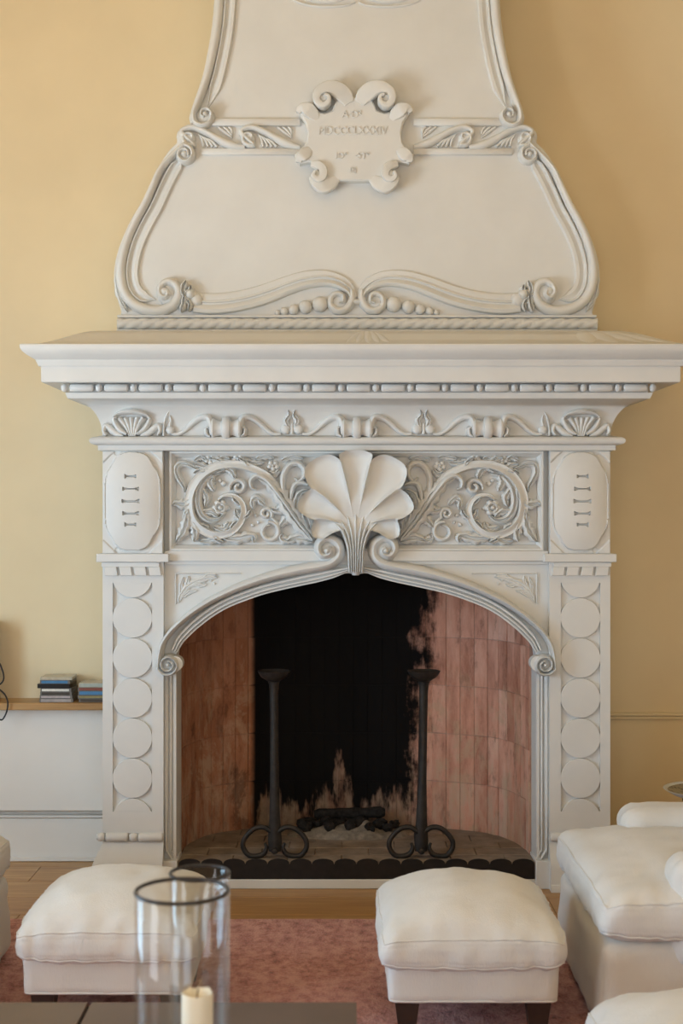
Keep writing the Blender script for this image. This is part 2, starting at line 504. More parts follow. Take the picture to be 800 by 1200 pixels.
# fireplace wall with the hole of the firebox
HX0, HX1, HZ = -0.78, 0.90, 1.56
m = MB()
m.box(RX0 - .2, HX0, WALL, WALL + .6, 0, RH); m.box(HX1, RX1 + .2, WALL, WALL + .6, 0, RH); m.box(HX0, HX1, WALL, WALL + .6, HZ, RH)
struct(m.build('wall_front', 'wall_paint'))
m = MB(); m.box(RX1, RX1 + .2, RY0 - .2, WALL, 0, RH)
struct(m.build('wall_right', 'wall_paint'))
def pierced(axis_pos, spans, lo, hi, z0, z1, along):
    mb = MB(); edges = [lo] + [e for sp in spans for e in sp] + [hi]
    for i in range(0, len(edges), 2):
        a, b = edges[i], edges[i + 1]
        if along == 'y': mb.box(axis_pos - .2, axis_pos, a, b, 0, RH)
        else: mb.box(a, b, axis_pos - .2, axis_pos, 0, RH)
    for a, b in spans:
        for q0, q1 in ((0, z0), (z1, RH)):
            if along == 'y': mb.box(axis_pos - .2, axis_pos, a, b, q0, q1)
            else: mb.box(a, b, axis_pos - .2, axis_pos, q0, q1)
    return mb
struct(pierced(RX0, [(0.05, 1.35), (2.7, 4.0)], RY0 - .2, WALL, 0.5, 2.2, 'y').build('wall_left', 'wall_paint'))
struct(pierced(RY0, [(-1.95, -0.45), (0.65, 2.15)], RX0, RX1, 0.5, 2.2, 'x').build('wall_rear', 'wall_paint'))
for i, (ax, a, b) in enumerate((('y', 2.7, 4.0), ('y', 0.05, 1.35), ('x', -1.95, -0.45), ('x', 0.65, 2.15))):
    mb = MB(); t = 0.05
    base = RX0 - .16 if ax == 'y' else RY0 - .16
    def bar(u0, u1, z0, z1):
        if ax == 'y': mb.box(base, base + .06, u0, u1, z0, z1, 0.006)
        else: mb.box(u0, u1, base, base + .06, z0, z1, 0.006)
    bar(a, a + t, .5, 2.2); bar(b - t, b, .5, 2.2); bar(a + t, b - t, .5, .55); bar(a + t, b - t, 2.15, 2.2)
    bar((a + b) / 2 - .025, (a + b) / 2 + .025, .55, 2.15)
    for q in (1.05, 1.6): bar(a + t, (a + b) / 2 - .025, q - .015, q + .015); bar((a + b) / 2 + .025, b - t, q - .015, q + .015)
    struct(mb.build('window_%d' % (i + 1), 'white_paint'))

# white dado panel, baseboard and oak ledge to one side of the chimneypiece
PIL_L, PIL_R = PX(120.2, DF), PX(714.8, DF)
zp0, zp1 = PZ(950.7, 5.83), PZ(832.8, 5.78)
m = MB(); m.box(RX0, PIL_L, 5.83, WALL, zp0, 0.663, 0.004)
struct(m.build('trim_1', 'white_paint'))
m = MB()
m.box(RX0, PIL_L, 5.868, WALL, 0.0, 0.185, 0.003); m.box(RX0, PIL_L, 5.855, 5.868, 0.0, 0.018, 0.003)
m.box(RX0, PIL_L, 5.86, WALL, 0.185, 0.20, 0.004); m.box(RX0, PIL_L, 5.87, WALL, 0.20, 0.236, 0.003)
struct(m.build('baseboard_left', 'white_paint'))
m = MB(); m.box(PIL_R, RX1, 5.888, WALL, 0.0, 0.118, 0.003); m.box(PIL_R, RX1, 5.895, WALL, 0.118, 0.132, 0.002)
struct(m.build('baseboard_right', 'wall_paint'))
m = MB(); m.box(PIL_R, RX1, 5.892, WALL, 0.618, 0.634, 0.004); m.box(PIL_R, RX1, 5.898, WALL, 0.604, 0.618, 0.002)
struct(m.build('trim_2', 'wall_paint'))
ZS = 0.6947
m = MB(); m.box(RX0 + .02, PIL_L, 5.757, WALL, ZS - .031, ZS, 0.003)
tag(m.build('wall_shelf', 'oak', loc=(-1.6, 5.83, ZS - .031)), 'narrow oak shelf running along the cream wall above white panel', 'shelf')

# ================================================================== THE CHIMNEYPIECE
XC = (PIL_L + PIL_R) / 2
FP = empty('fireplace', (0, 0, 0), 'monumental carved white plaster fireplace with tall hood and brick firebox', 'fireplace')
FP.location = (XC, DF, 0)
def part(mb, name, mat='plaster', parent=None, sharp=38):
    """child of the fireplace (or of one of its parts); meshes stay in world coordinates"""
    if parent is None:
        o = mb.build(name, mat, None, sharp, loc=(XC, DF, 0)); o.location = (0, 0, 0); o.parent = FP
    else:
        o = mb.build(name, mat, None, sharp, loc=(XC, DF, 0)); o.location = (0, 0, 0); o.parent = parent
    return o
def p_of_x(x):
    q = (CX - x) / F; return (q * DF + PIL_L) / (1 + q)
def zq(p, y): return EYE + (CY - y) * (DF - p) / F

def sweep(prof, back=WALL, xl=PIL_L, xr=PIL_R, inner=None):
    """horizontal moulding: (projection, z) list from top to bottom returned round both ends of the chimneypiece"""
    mb = MB(); rings = []
    for p, z in prof:
        e = 0.14 * max(p, 0) if inner is None else 0
        a = xl - (p if inner != 'l' else 0); b = xr + (p if inner != 'r' else 0) + e
        rings.append([(a, back, z), (a, DF - p, z), (b, DF - p, z), (b, back, z)])
    mb.loft(rings)
    return mb

# ---- mantel shelf: ogee cap, nosing, corona
zc0, zc1 = zq(.25, 402.6), zq(0, 388)
def cap_z(p):
    t = min(1, max(0, (0.25 - p) / 0.25)); return zc0 + (zc1 - zc0) * (t * t * (3 - 2 * t))
prof = [(-0.14, zc1 + 0.004), (-0.02, zc1 + 0.003)] + [(0.25 * (1 - i / 12), cap_z(0.25 * (1 - i / 12))) for i in range(12, -1, -1)]
prof += [(p_of_x(23.5), zq(.264, 403)), (p_of_x(22.7), zq(.264, 404.5)), (p_of_x(23.4), zq(.264, 408)), (p_of_x(26), zq(.258, 411.5)),
         (p_of_x(31), zq(.245, 415.5)), (p_of_x(37), zq(.23, 419)), (p_of_x(41.5), zq(.217, 421.5)), (p_of_x(42), zq(.216, 423.5)),
         (p_of_x(42.4), zq(.215, 423.6)), (p_of_x(44.8), zq(.209, 428.8)), (p_of_x(48), zq(.2, 429.2)), (p_of_x(48), zq(.2, 430)),
         (p_of_x(48.2), zq(.2, 447)), (p_of_x(49), zq(.2, 447.8)), (0.132, zq(.2, 447.8) + .002), (0.125, zq(.2, 447.8) + .002)]
shelf = part(sweep(prof), 'mantel_shelf', sharp=30)
# leaves carved on the cap: at its middle and at both corners
def cap_leaf(xmid, half, lean=0.0, nq=5):
    mb = MB()
    for q in range(nq):
        off = (q - (nq - 1) / 2) / max(1, (nq - 1) / 2)
        rings = []
        for i in range(13):
            t = i / 12; p = 0.205 + (0.015 - 0.205) * t * (1 - 0.15 * abs(off))
            env = math.sin(PI * t) ** .7
            x = xmid + half * off * (0.25 + 0.75 * (1 - t)) + lean * t; w = half * 0.42 / max(1, (nq - 1) / 2) * env + .0008
            rings.append([(x + w * u, DF - p, cap_z(p) - .0012 + 0.0055 * env * vv) for u, vv in ((-1, -.3), (-.7, .55), (-.2, 1), (.2, 1), (.7, .55), (1, -.3))])
        mb.loft(rings)
    return mb
part(cap_leaf(PX(431, 5.3), 0.085), 'leaf_carving', parent=shelf)
part(cap_leaf(PX(735, 5.3), 0.16, -.12, 4), 'leaf_carving', parent=shelf)

# ---- bead-and-reel course under the corona
pb = 0.122
prof = [(pb - .012, zq(.2, 447.8) + .004), (pb - .012, zq(pb, 460)), (p_of_x(76.5), zq(pb, 460.2)), (p_of_x(76.5), zq(pb, 461)), (p_of_x(79), zq(pb, 466.4)), (p_of_x(80), zq(pb, 467)), (0.0, zq(pb, 467))]
course = part(sweep(prof), 'bead_moulding', sharp=30)
db = DF - 0.130; rb = 4.6 * db / F; zb = PZ(454.6, db)
reel = MB(); hl = 14.2 * db / F
reel.lathe([(0, -hl), (rb * .55, -hl * .99), (rb * .85, -hl * .93), (rb, -hl * .84), (rb, hl * .84), (rb * .85, hl * .93), (rb * .55, hl * .99), (0, hl)], (0, 0, 0), 'x', 14)
bead = MB(); hb = 4.3 * db / F
bead.lathe([(0, -hb), (rb * .6, -hb * .85), (rb * .95, -hb * .45), (rb * 1.08, 0), (rb * .95, hb * .45), (rb * .6, hb * .85), (0, hb)], (0, 0, 0), 'x', 14)
ro = bo = None
def course_piece(proto, mb, name, px, par, dd=db, zz=zb):
    loc = Vector((PX(px, dd) - XC, dd - DF, zz))
    if proto is None:
        o = mb.build(name, 'plaster', par); o.location = loc; return o
    c = proto.copy(); COL.objects.link(c); c.parent = par; c.location = loc; return proto
for i in range(18):
    px = 75.6 + 40.52 * i
    bo = course_piece(bo, bead, 'bead', px, course)
    if i < 17: ro = course_piece(ro, reel, 'reel', px + 20.26, course)

# ---- cavetto with its ornaments
zt, zl = zq(pb, 466.8), zq(0, 511.5)
prof = [(p_of_x(80) - .002, zt)]
for i in range(13):
    a = PI / 2 * i / 12
    prof.append((0.108 * (1 - math.sin(a)), zl + (zt - zl) * (math.cos(a))))
cav = part(sweep(prof), 'cavetto', sharp=50)
dc = DF - 0.006
def spool(px):
    mb = MB()
    L = 17.5
    dd = DF - 0.022; R = 12 * dd / F; cz = PZ(502, dd); cx = PX(px, dd); e = dd / F
    mb.lathe([(0, -17 * e), (R * .98, -17 * e), (R * 1.02, -15 * e), (R * .86, -12 * e), (R * .72, -7 * e), (R * .76, -5 * e), (R * 1.08, -4.2 * e), (R * 1.16, -2 * e), (R * 1.18, 0),
              (R * 1.16, 2 * e), (R * 1.08, 4.2 * e), (R * .76, 5 * e), (R * .72, 7 * e), (R * .86, 12 * e), (R * 1.02, 15 * e), (R * .98, 17 * e), (0, 17 * e)], (cx, dd, cz), 'x', 22)
    for s in (-1, 1):
        X = lambda q: px + s * q
        ribbon(mb, [(X(15), 510), (X(16.5), 500), (X(19), 491.5), (X(24), 489), (X(31), 490.5), (X(39), 496), (X(48), 504), (X(56), 508.5), (X(64), 508.5)],
               [4.6, 5.0, 4.8, 4.4, 4.0, 3.4, 2.8, 2.3, 1.8], [.050, .050, .046, .036, .026, .018, .014, .010, .008], dc, ROUND)
        ribbon(mb, [(X(18), 512), (X(22), 509), (X(22.5), 503), (X(19.5), 501)], [1.5, 3, 3, 2], .045, dc, ROUND)
    return mb
for px in (265, 418, 571): part(spool(px), 'spool_ornament', parent=cav)
def bud(px):
    mb = MB()
    for s in (-1, 1):
        dome(mb, (px + s * 7.5, 503), 6.2, .020, dc)
        ribbon(mb, [(px + s * 4, 500), (px + s * 6.5, 493), (px + s * 2.8, 487), (px + s * 4.2, 481)], [2.6, 3.6, 3.2, 0.6], [.014, .022, .026, .03], dc - .004, LEAF)
    ribbon(mb, [(px, 509), (px, 496)], [2.4, 2.4], .014, dc, ROUND)
    return mb
for px in (342, 496): part(bud(px), 'bud_ornament', parent=cav)
def palmette():
    mb = MB(); c = 155
    ribbon(mb, [(c - 21, 489), (c - 14, 484.5), (c, 482.5), (c + 14, 485), (c + 21, 489.5)], [1.2, 3.4, 4.2, 3.4, 1.2], [.03, .045, .05, .045, .03], dc - .006, ROUND)
    for a in (-2.2, -1.1, 0, 1.1, 2.2):
        ribbon(mb, [(c + a * 1.4, 511), (c + a * 3.2, 500), (c + a * 6.2, 490)], [1.4, 2.6, 3.6], [.012, .020, .036], dc - .002, ROUND)
    for s in (-1, 1):
        ribbon(mb, [(c + s * 6, 509), (c + s * 14, 504), (c + s * 19, 497), (c + s * 21, 491), (c + s * 17, 489)], [2, 3.4, 3.6, 3.2, 1.2], .026, dc, ROUND)
        ribbon(mb, [(c + s * 10, 511), (c + s * 20, 507), (c + s * 27, 501), (c + s * 31, 499), (c + s * 33, 505), (c + s * 30, 510)], [1.2, 4, 4.4, 3.6, 3, 1.5], .022, dc, ROUND)
    # thin tendril and drop beside the palmette
    ribbon(mb, [(192, 511), (192, 502), (194.5, 490), (200, 481), (208, 474.5)], [1.4, 1.5, 1.5, 1.3, .6], [.012, .014, .018, .024, .045], dc - .002, ROUND)
    dome(mb, (199.5, 504), 5.2, .018, dc)
    ribbon(mb, [(199, 500), (200.5, 493), (199.5, 487)], [2.2, 2, .5], [.014, .016, .02], dc, ROUND)
    return mb
part(palmette(), 'palmette', parent=cav); part(palmette().mirrored(XC), 'palmette', parent=cav)

# ---- necking moulding
prof = [(0.0, zq(0, 511.4) + .004)]
for i in range(9):
    a = -PI / 2 + PI * i / 8
    prof.append((0.022 + 0.024 * math.cos(a), zq(.04, 516.3) - (zq(.04, 511.4) - zq(.04, 516.3)) * math.sin(a)))
prof += [(0.016, zq(.04, 521.4)), (0.016, zq(.016, 527.6)), (0.0, zq(.016, 528.2))]
neck = part(sweep(prof), 'necking_moulding', sharp=30)

# ---- body behind everything (core between pilasters), frieze panel
e = DF / F
FD = DF + 0.055                                       # floor of the frieze panel
zf0, zf1 = PZ(657.5, DF), PZ(528, DF)
m = MB(); m.box(PX(190, DF), PX(645, DF), FD, WALL + .05, PZ(646, DF), PZ(527, DF))
frieze = part(m, 'frieze_panel')
m = MB()
a0, a1, b0, b1 = PX(197, DF), PX(638, DF), PZ(646, DF), PZ(528, DF)
def picture_frame(mb, x0, x1, z0, z1, prof):
    """mitred frame: prof = (inset, y)"""
    rings = [[(x0 + q, yv, z0 + q), (x1 - q, yv, z0 + q), (x1 - q, yv, z1 - q), (x0 + q, yv, z1 - q)] for q, yv in prof]
    mb.loft(rings, cap=False)
picture_frame(m, a0, a1, b0, b1, [(0, FD + .002), (0, DF + .022), (0.004, DF + .018), (0.010, DF + .018), (0.013, DF + .026), (0.020, DF + .032), (0.027, FD + .002)])
part(m, 'panel_frame', parent=frieze)
m = MB()
m.box(PX(192, DF), PX(643, DF), DF + .012, WALL, PZ(657.8, DF), PZ(645.6, DF), .002)
m.box(PX(192, DF), PX(643, DF), DF + .024, WALL, PZ(662, DF), PZ(657.8, DF), .0015)
part(m, 'fascia')

G = {'ribbon': ribbon, 'leaf': leaf}
STEM = [(-1, -.2), (-1, .45), (-.8, .8), (-.45, .7), (-.1, .72), (.3, .95), (.65, 1), (.9, .7), (1, .3), (1, -.2)]
# ---- acanthus scrollwork (drawn on one half, mirrored for the other)
def rinceau():
    mb = MB(); d = FD
    def ribbon(mb_, pts, w, h, d_, prof=ROUND, seg=6):
        hq = [q * 1.3 for q in h] if isinstance(h, list) else h * 1.3
        G['ribbon'](mb_, pts, w, hq, d_, prof, seg)
    def leaf(mb_, pts, w, h, d_, lobes=5, seg=7): G['leaf'](mb_, pts, w * 1.12, h * 1.3, d_, lobes, seg)
    # main spiral stem, then the spiral inside it
    outer = [(327, 575), (316, 560), (300, 551), (281, 545), (260, 545.5), (242, 553), (229, 567), (222.5, 586), (225, 606), (235, 619), (251, 626.5), (268, 625), (281, 614), (286, 600),
             (283, 588), (274, 581), (263, 580.5), (256, 585)]
    ribbon(mb, outer, [3.2, 4.6, 5.2, 5.4, 5.6, 6.0, 6.2, 6.4, 6.2, 6.0, 5.8, 5.4, 5.0, 4.6, 4.2, 3.8, 3, 2], [.028, .034, .036, .036, .036, .036, .036, .036, .036, .036, .036, .036, .036, .034, .032, .030, .028], d, STEM)
    OP = crom(outer, 4); nO = len(OP)
    for q, i_ in enumerate(range(10, nO - 10, 5)):
        a, b = OP[i_ - 1], OP[i_ + 1]; tx, ty = b[0] - a[0], b[1] - a[1]; ln = math.hypot(tx, ty); tx /= ln; ty /= ln
        sd_ = 1 if q % 2 else -1; nx_, ny_2 = ty * sd_, -tx * sd_; p_ = OP[i_]
        leaf(mb, [(p_[0] + nx_ * 1.5, p_[1] + ny_2 * 1.5), (p_[0] + tx * 6 + nx_ * 5.5, p_[1] + ty * 6 + ny_2 * 5.5), (p_[0] + tx * 13 + nx_ * 6.5, p_[1] + ty * 13 + ny_2 * 6.5)], 3.4, .034, d, 2)
    inner = [(262, 554), (246, 558), (236, 570), (232.5, 586), (236, 601), (245, 609), (255, 609), (262, 604)]
    ribbon(mb, inner, [1, 4.4, 5.6, 5.4, 5.4, 5, 4, 1.5], [.02, .03, .034, .034, .032, .03, .026], d, LEAF)
    for pts, w in (([(250, 556), (247, 566), (252, 576)], 5.0), ([(236, 572), (243, 583), (241, 594)], 4.4), ([(236, 600), (248, 600), (256, 606)], 4.2), ([(268, 612), (262, 620), (250, 617)], 4.6),
                   ([(264, 548), (272, 553), (276, 561)], 4.6), ([(284, 610), (278, 604), (276, 596)], 3.6), ([(246, 550), (238, 546), (228, 544)], 4.0), ([(262, 543), (255, 538), (246, 537)], 4.2)):
        leaf(mb, pts, w, .026, d - .004, 3)
    # diagonal sheath leaf from the shell towards the top
    leaf(mb, [(367, 632), (352, 615), (339, 597), (328, 580), (314, 565), (302, 560)], 9.5, .045, d, 7)
    ribbon(mb, [(366, 632), (350, 612), (336, 592), (322, 573), (312, 562), (302, 558), (295, 563), (295, 571), (300, 574)], [2, 2.6, 2.8, 3, 3.4, 4.2, 4.6, 3.6, 1.4], [.045, .05, .05, .05, .05, .048, .044, .04], d, ROUND)
    leaf(mb, [(364, 627), (360, 612), (357, 600), (352, 592)], 7.5, .036, d, 4)
    leaf(mb, [(366, 634), (350, 630), (336, 634)], 6.5, .034, d, 3)
    leaf(mb, [(334, 590), (326, 598), (318, 596)], 5.5, .03, d, 3)
    leaf(mb, [(344, 604), (334, 610), (328, 618)], 5.5, .03, d, 3)
    # little spirals
    ribbon(mb, spiral((280, 571), 10.5, 2.0, 200, -1.35), [1.5, 3.4, 3.4, 3.2, 2.6], .028, d)
    ribbon(mb, spiral((312, 602), 7.5, 2.0, -40, 1.3), [2.6, 3.0, 2.8, 2.4], .027, d)
    ribbon(mb, spiral((316.5, 623), 11.5, 7.5, 100, -1.05), [2.2, 3.4, 3.4, 3.0, 1.2], .028, d)
    ribbon(mb, [(318, 606), (324, 612), (328, 620)], [1.5, 3, 1.6], .024, d)
    leaf(mb, [(310, 592), (302, 584), (296, 588), (298, 597)], 4.6, .026, d, 3)
    # loop beside the shell and its leaf
    ribbon(mb, [(338, 590), (332, 574), (332, 558), (339, 546), (349, 543), (356, 549), (356, 559), (350, 564), (345, 560)], [2.4, 3.4, 3.8, 4, 4, 4, 3.6, 2.8, 1.2], [.03, .036, .036, .034, .032, .03, .028], d)
    ribbon(mb, [(341, 592), (342, 578), (346, 568), (354, 566), (361, 568)], [1.2, 2.8, 3.4, 3.4, 2], .034, d)
    leaf(mb, [(346, 600), (347, 588), (352, 578), (361, 574)], 4.6, .032, d, 4)
    # upper corner curl
    ribbon(mb, [(234, 551), (226, 547), (217, 543.5), (209.5, 545.5), (207.5, 553), (211, 562), (216, 570), (217, 577)], [1.6, 3.2, 4, 4.6, 4.6, 4.2, 3.2, 1], .028, d, LEAF)
    # side and bottom leaves
    leaf(mb, [(224, 586), (216, 591), (207, 590), (203, 593)], 5.6, .034, d, 3)
    leaf(mb, [(221, 600), (219, 614), (214, 626), (207, 635)], 6.6, .034, d, 4)
    leaf(mb, [(226, 612), (230, 624), (228, 635)], 6.2, .032, d, 3)
    leaf(mb, [(262, 630), (278, 631), (296, 628), (298, 636)], 6.4, .030, d, 4)
    leaf(mb, [(258, 631), (246, 634), (234, 634)], 4.4, .026, d, 3)
    leaf(mb, [(342, 634), (330, 631), (332, 625)], 4.6, .026, d, 3)
    # flowers along the top
    for cx, cy in ((247, 539), (279, 538), (320, 546)):
        for q in range(5):
            a = 2 * PI * q / 5 + .3
            dome(mb, (cx + 4.6 * math.cos(a), cy + 3.6 * math.sin(a)), 3.4, .026, d, 10)
        dome(mb, (cx, cy), 2.4, .034, d, 10)
    for pts in ([(252, 541), (262, 537), (270, 538)], [(287, 539), (297, 543), (310, 542)], [(314, 553), (322, 556), (328, 550)], [(330, 540), (342, 536), (356, 538)], [(300, 538), (312, 535), (322, 537)], [(228, 540), (236, 536), (242, 540)]):
        leaf(mb, pts, 3.8, .024, d, 3)
    for c, r in (((300, 604), 2.4), ((303, 612), 2.0), ((296, 615), 2.6), ((268, 596), 2.4), ((262, 567), 3.4), ((258, 563), 2.6)): dome(mb, c, r, .018, d, 10)
    return mb
def rosette():
    mb = MB(); c = (258.6, 595)
    for q in range(6):
        a = 2 * PI * q / 6
        dome(mb, (c[0] + 6.2 * math.cos(a), c[1] + 6.2 * math.sin(a)), 4.2, .032, FD, 12)
    dome(mb, c, 7.4, .036, FD, 18, True); dome(mb, c, 3.2, .044, FD, 14)
    return mb
for mir in (False, True):
    a, b = rinceau(), rosette()
    if mir: a, b = a.mirrored(XC), b.mirrored(XC)
    part(a, 'leaf_scroll', parent=frieze, sharp=60); part(b, 'rosette', parent=frieze, sharp=60)

# ---- shell with its stem
def shell_mesh():
    mb = MB(); c = (416.5, 622); d0 = DF + 0.012
    lobes = [(-104, -75, 38, 51, 50), (-75, -46, 55, 74, 71), (-46, -12.5, 75, 96, 84), (-12.5, 12.5, 90, 94, 90), (12.5, 46, 84, 96, 75), (46, 75, 71, 74, 55), (75, 104, 50, 51, 38)]
    NU, NR = 22, 26; cols = []
    for li, (t0, t1, ra, rm, rb_) in enumerate(lobes):
        for i in range(NU + 1):
            u = -1 + 2 * i / NU; u = math.copysign(abs(u) ** .75, u)
            au = abs(u)
            edge = (ra + (rb_ - ra) * (u + 1) / 2) * au ** 3.5 + rm * (1 - au ** 3.5)
            col = []
            for j in range(NR + 1):
                f = j / NR
                # ribs start out close together and flare towards the rim
                bow = 0.74 + 0.26 * f
                th = math.radians((t0 + (t1 - t0) * (u + 1) / 2) * bow)
                r = 3 + (edge - 3) * f
                k_ = max(0, min(1, (f - .30) / .35)); k_ = k_ * k_ * (3 - 2 * k_)
                hh = 0.040 + 0.022 * math.sin(min(1, f * 1.15) * PI * .62)
                hh += k_ * (-0.020 * (1 - au ** 2.4) + 0.017 * math.exp(-((1 - au) / .10) ** 2))
                lip = math.exp(-((1 - f) / .035) ** 2)
                hh += lip * 0.020 * (1 - .5 * au ** 4)
                hh -= 0.010 * au ** 14 * f ** 6
                hh += (0.003, 0.0015, 0.0, -0.002)[abs(li - 3)] * k_
                col.append((PX(c[0] + r * math.sin(th), d0), d0 - hh, PZ(c[1] - r * math.cos(th), d0)))
            col.append((col[-1][0], col[-1][1] + .012, col[-1][2])); col.append((col[-1][0], d0 + .045, col[-1][2]))
            cols.append(col)
    mb.loft(cols, cap=False, closed=False)
    return mb
shell = part(shell_mesh(), 'shell', sharp=75)
m = MB()
for q in range(-3, 4):
    ribbon(m, [(416.5 + q * 9.2, 603 + 2.2 * abs(q)), (416.5 + q * 5.2, 622), (416.5 + q * 3.0, 640), (416.5 + q * 2.6, 656), (416.5 + q * 2.4, 670)], [2.0, 3.0, 2.3, 1.9, 1.6], [.050, .068, .072, .066, .05], DF + .012, ROUND)
ribbon(m, [(416.5, 606), (416.5, 625), (416.5, 640), (416.5, 662), (416.5, 671), (416.5, 674)], [26, 17, 11, 9.5, 8.5, 4], [.050, .060, .060, .056, .045, .02], DF + .014, ROUND)
part(m, 'shell_stem', parent=shell, sharp=60)

# ---- spandrel slab pierced by the arch
ARCH = [(417.5, 674), (404, 672), (376, 679.5), (343, 686), (310, 693.5), (286, 701), (265, 710), (246, 721), (229, 735.5), (219, 745), (212.5, 752), (207.5, 762), (206, 776), (206, 792)]
inn = crom(ARCH, 4)
SD = DF + 0.036
out = [(PX(x, SD), PZ(y, SD)) for x, y in inn] + [(PX(190, SD), PZ(792, SD)), (PX(190, SD), PZ(655, SD)), (XC, PZ(655, SD))]
m = MB(); m.prism(out, SD, SD + 0.10, 0.0)
m2 = m.mirrored(XC)
m.join(m2)
spandrel = part(m, 'spandrel')
def spandrel_leaf():
    mb = MB(); d = SD
    # sunk border line built as a raised edge, and low-relief leaf
    ribbon(mb, [(206, 708), (206, 690), (206, 672)], 1.0, .008, d); ribbon(mb, [(206, 672), (240, 672), (282, 672)], 1.0, .008, d)
    leaf(mb, [(209, 706), (213, 696), (222, 686), (238, 679), (256, 676)], 4.2, .010, d, 5)
    for pts in ([(212, 698), (212, 687), (215, 676)], [(216, 692), (220, 682), (221, 675)], [(214, 700), (222, 694), (231, 692)], [(226, 684), (236, 686), (243, 684)], [(236, 680), (244, 674), (254, 674)]):
        leaf(mb, pts, 2.8, .009, d, 3)
    for c in ((233, 687), (247, 680), (251, 684)): dome(mb, c, 1.6, .008, d, 8)
    return mb
part(spandrel_leaf(), 'leaf_carving', parent=spandrel); part(spandrel_leaf().mirrored(XC), 'leaf_carving', parent=spandrel)

# ---- arch moulding with volutes
def arch_roll():
    mb = MB(); d = SD
    low = spiral((199.5, 777), 3.0, 12.4, 144, -1.9, 44)             # from the eye outwards, ends on the left side
    low = [q for q in low]
    mid = [(189.5, 764), (193, 752), (200, 741), (211, 729.5), (225, 718), (242, 706.5), (262, 696), (286, 685.5), (318, 675), (350, 667.5), (376, 663)]
    vol = [(390, 658), (397.5, 649), (396, 637), (386, 630.5), (376, 634), (373, 643), (378, 650.5), (386, 649), (387.5, 643.5), (384, 641.5)]
    # keep the part of the spiral up to the left-hand side
    a_end = low[-1]
    path = low[3:-1] + mid + vol
    n = len(path)
    ws = []; hs = []
    nl, nm = len(low[3:-1]), len(mid)
    for i in range(n):
        if i < nl: f = i / nl; ws.append(2.2 + 4.4 * f ** 1.6); hs.append(.092 - .018 * f)
        elif i < nl + nm: ws.append(7.0); hs.append(.074)
        else: f = (i - nl - nm) / len(vol); ws.append(7.2 - 3.6 * f); hs.append(.076 + .018 * f)
    ribbon(mb, path, ws, hs, d, ROUND, 3)
    dome(mb, (199.5, 777), 3.2, .096, d); dome(mb, (383.5, 645), 4.6, .10, d)
    # bodies of the volutes
    dome(mb, (199.5, 777), 12, .062, d); dome(mb, (384.5, 645), 15, .06, d)
    mb.lathe([(9 * d / F, .0), (9 * d / F, -.06), (0, -.06)], (PX(207, d), d, PZ(776, d)), 'y', 16)
    return mb
def arch_fillet():
    mb = MB()
    ribbon(mb, [(410, 666), (402, 668.5), (376, 675), (343, 682), (311, 689.5), (287, 697.5), (266, 706), (247, 717), (230, 730), (219, 740.5), (211, 750), (205, 762)], [2.5, 5.4, 6, 6, 6, 6, 6, 6, 6, 6, 5.6, 4], .046, SD,
           [(-1, -.2), (-1, .6), (-.7, .85), (-.35, .85), (-.15, .5), (0, .5), (.1, .85), (.4, .85), (.5, .45), (.65, .42), (.7, .6), (1, .6), (1, -.2)], 5)
    return mb
for mir in (False, True):
    a, b = arch_roll(), arch_fillet()
    if mir: a, b = a.mirrored(XC), b.mirrored(XC)
    o = part(a, 'arch_moulding', sharp=60); part(b, 'fillet_moulding', parent=o, sharp=30)

# ---- jambs beside the opening
def jamb():
    mb = MB(); d = DF + .04
    z0, z1 = 0.02, PZ(786, d)
    mb.box(PX(190, DF), PX(207, d), d, d + .16, z0, z1, .003)
    mb.box(PX(190, DF), PX(207.5, DF), DF - .004, d + .12, 0.0, PZ(1009, DF), .003)
    for c, w, h in ((195, 3.0, .020), (200.5, 2.0, .014)):
        ribbon(mb, [(c, 786), (c, 850), (c, 985), (c + 1.5, 996), (c + 5, 1003), (c + 7, 1006)], [w, w, w, w, w * .8, w * .4], h, d, ROUND, 4)
    ribbon(mb, [(205, 786), (205, 850), (205, 1006)], 2.0, .010, d, FLAT, 4)
    return mb
part(jamb(), 'jamb'); part(jamb().mirrored(XC), 'jamb')

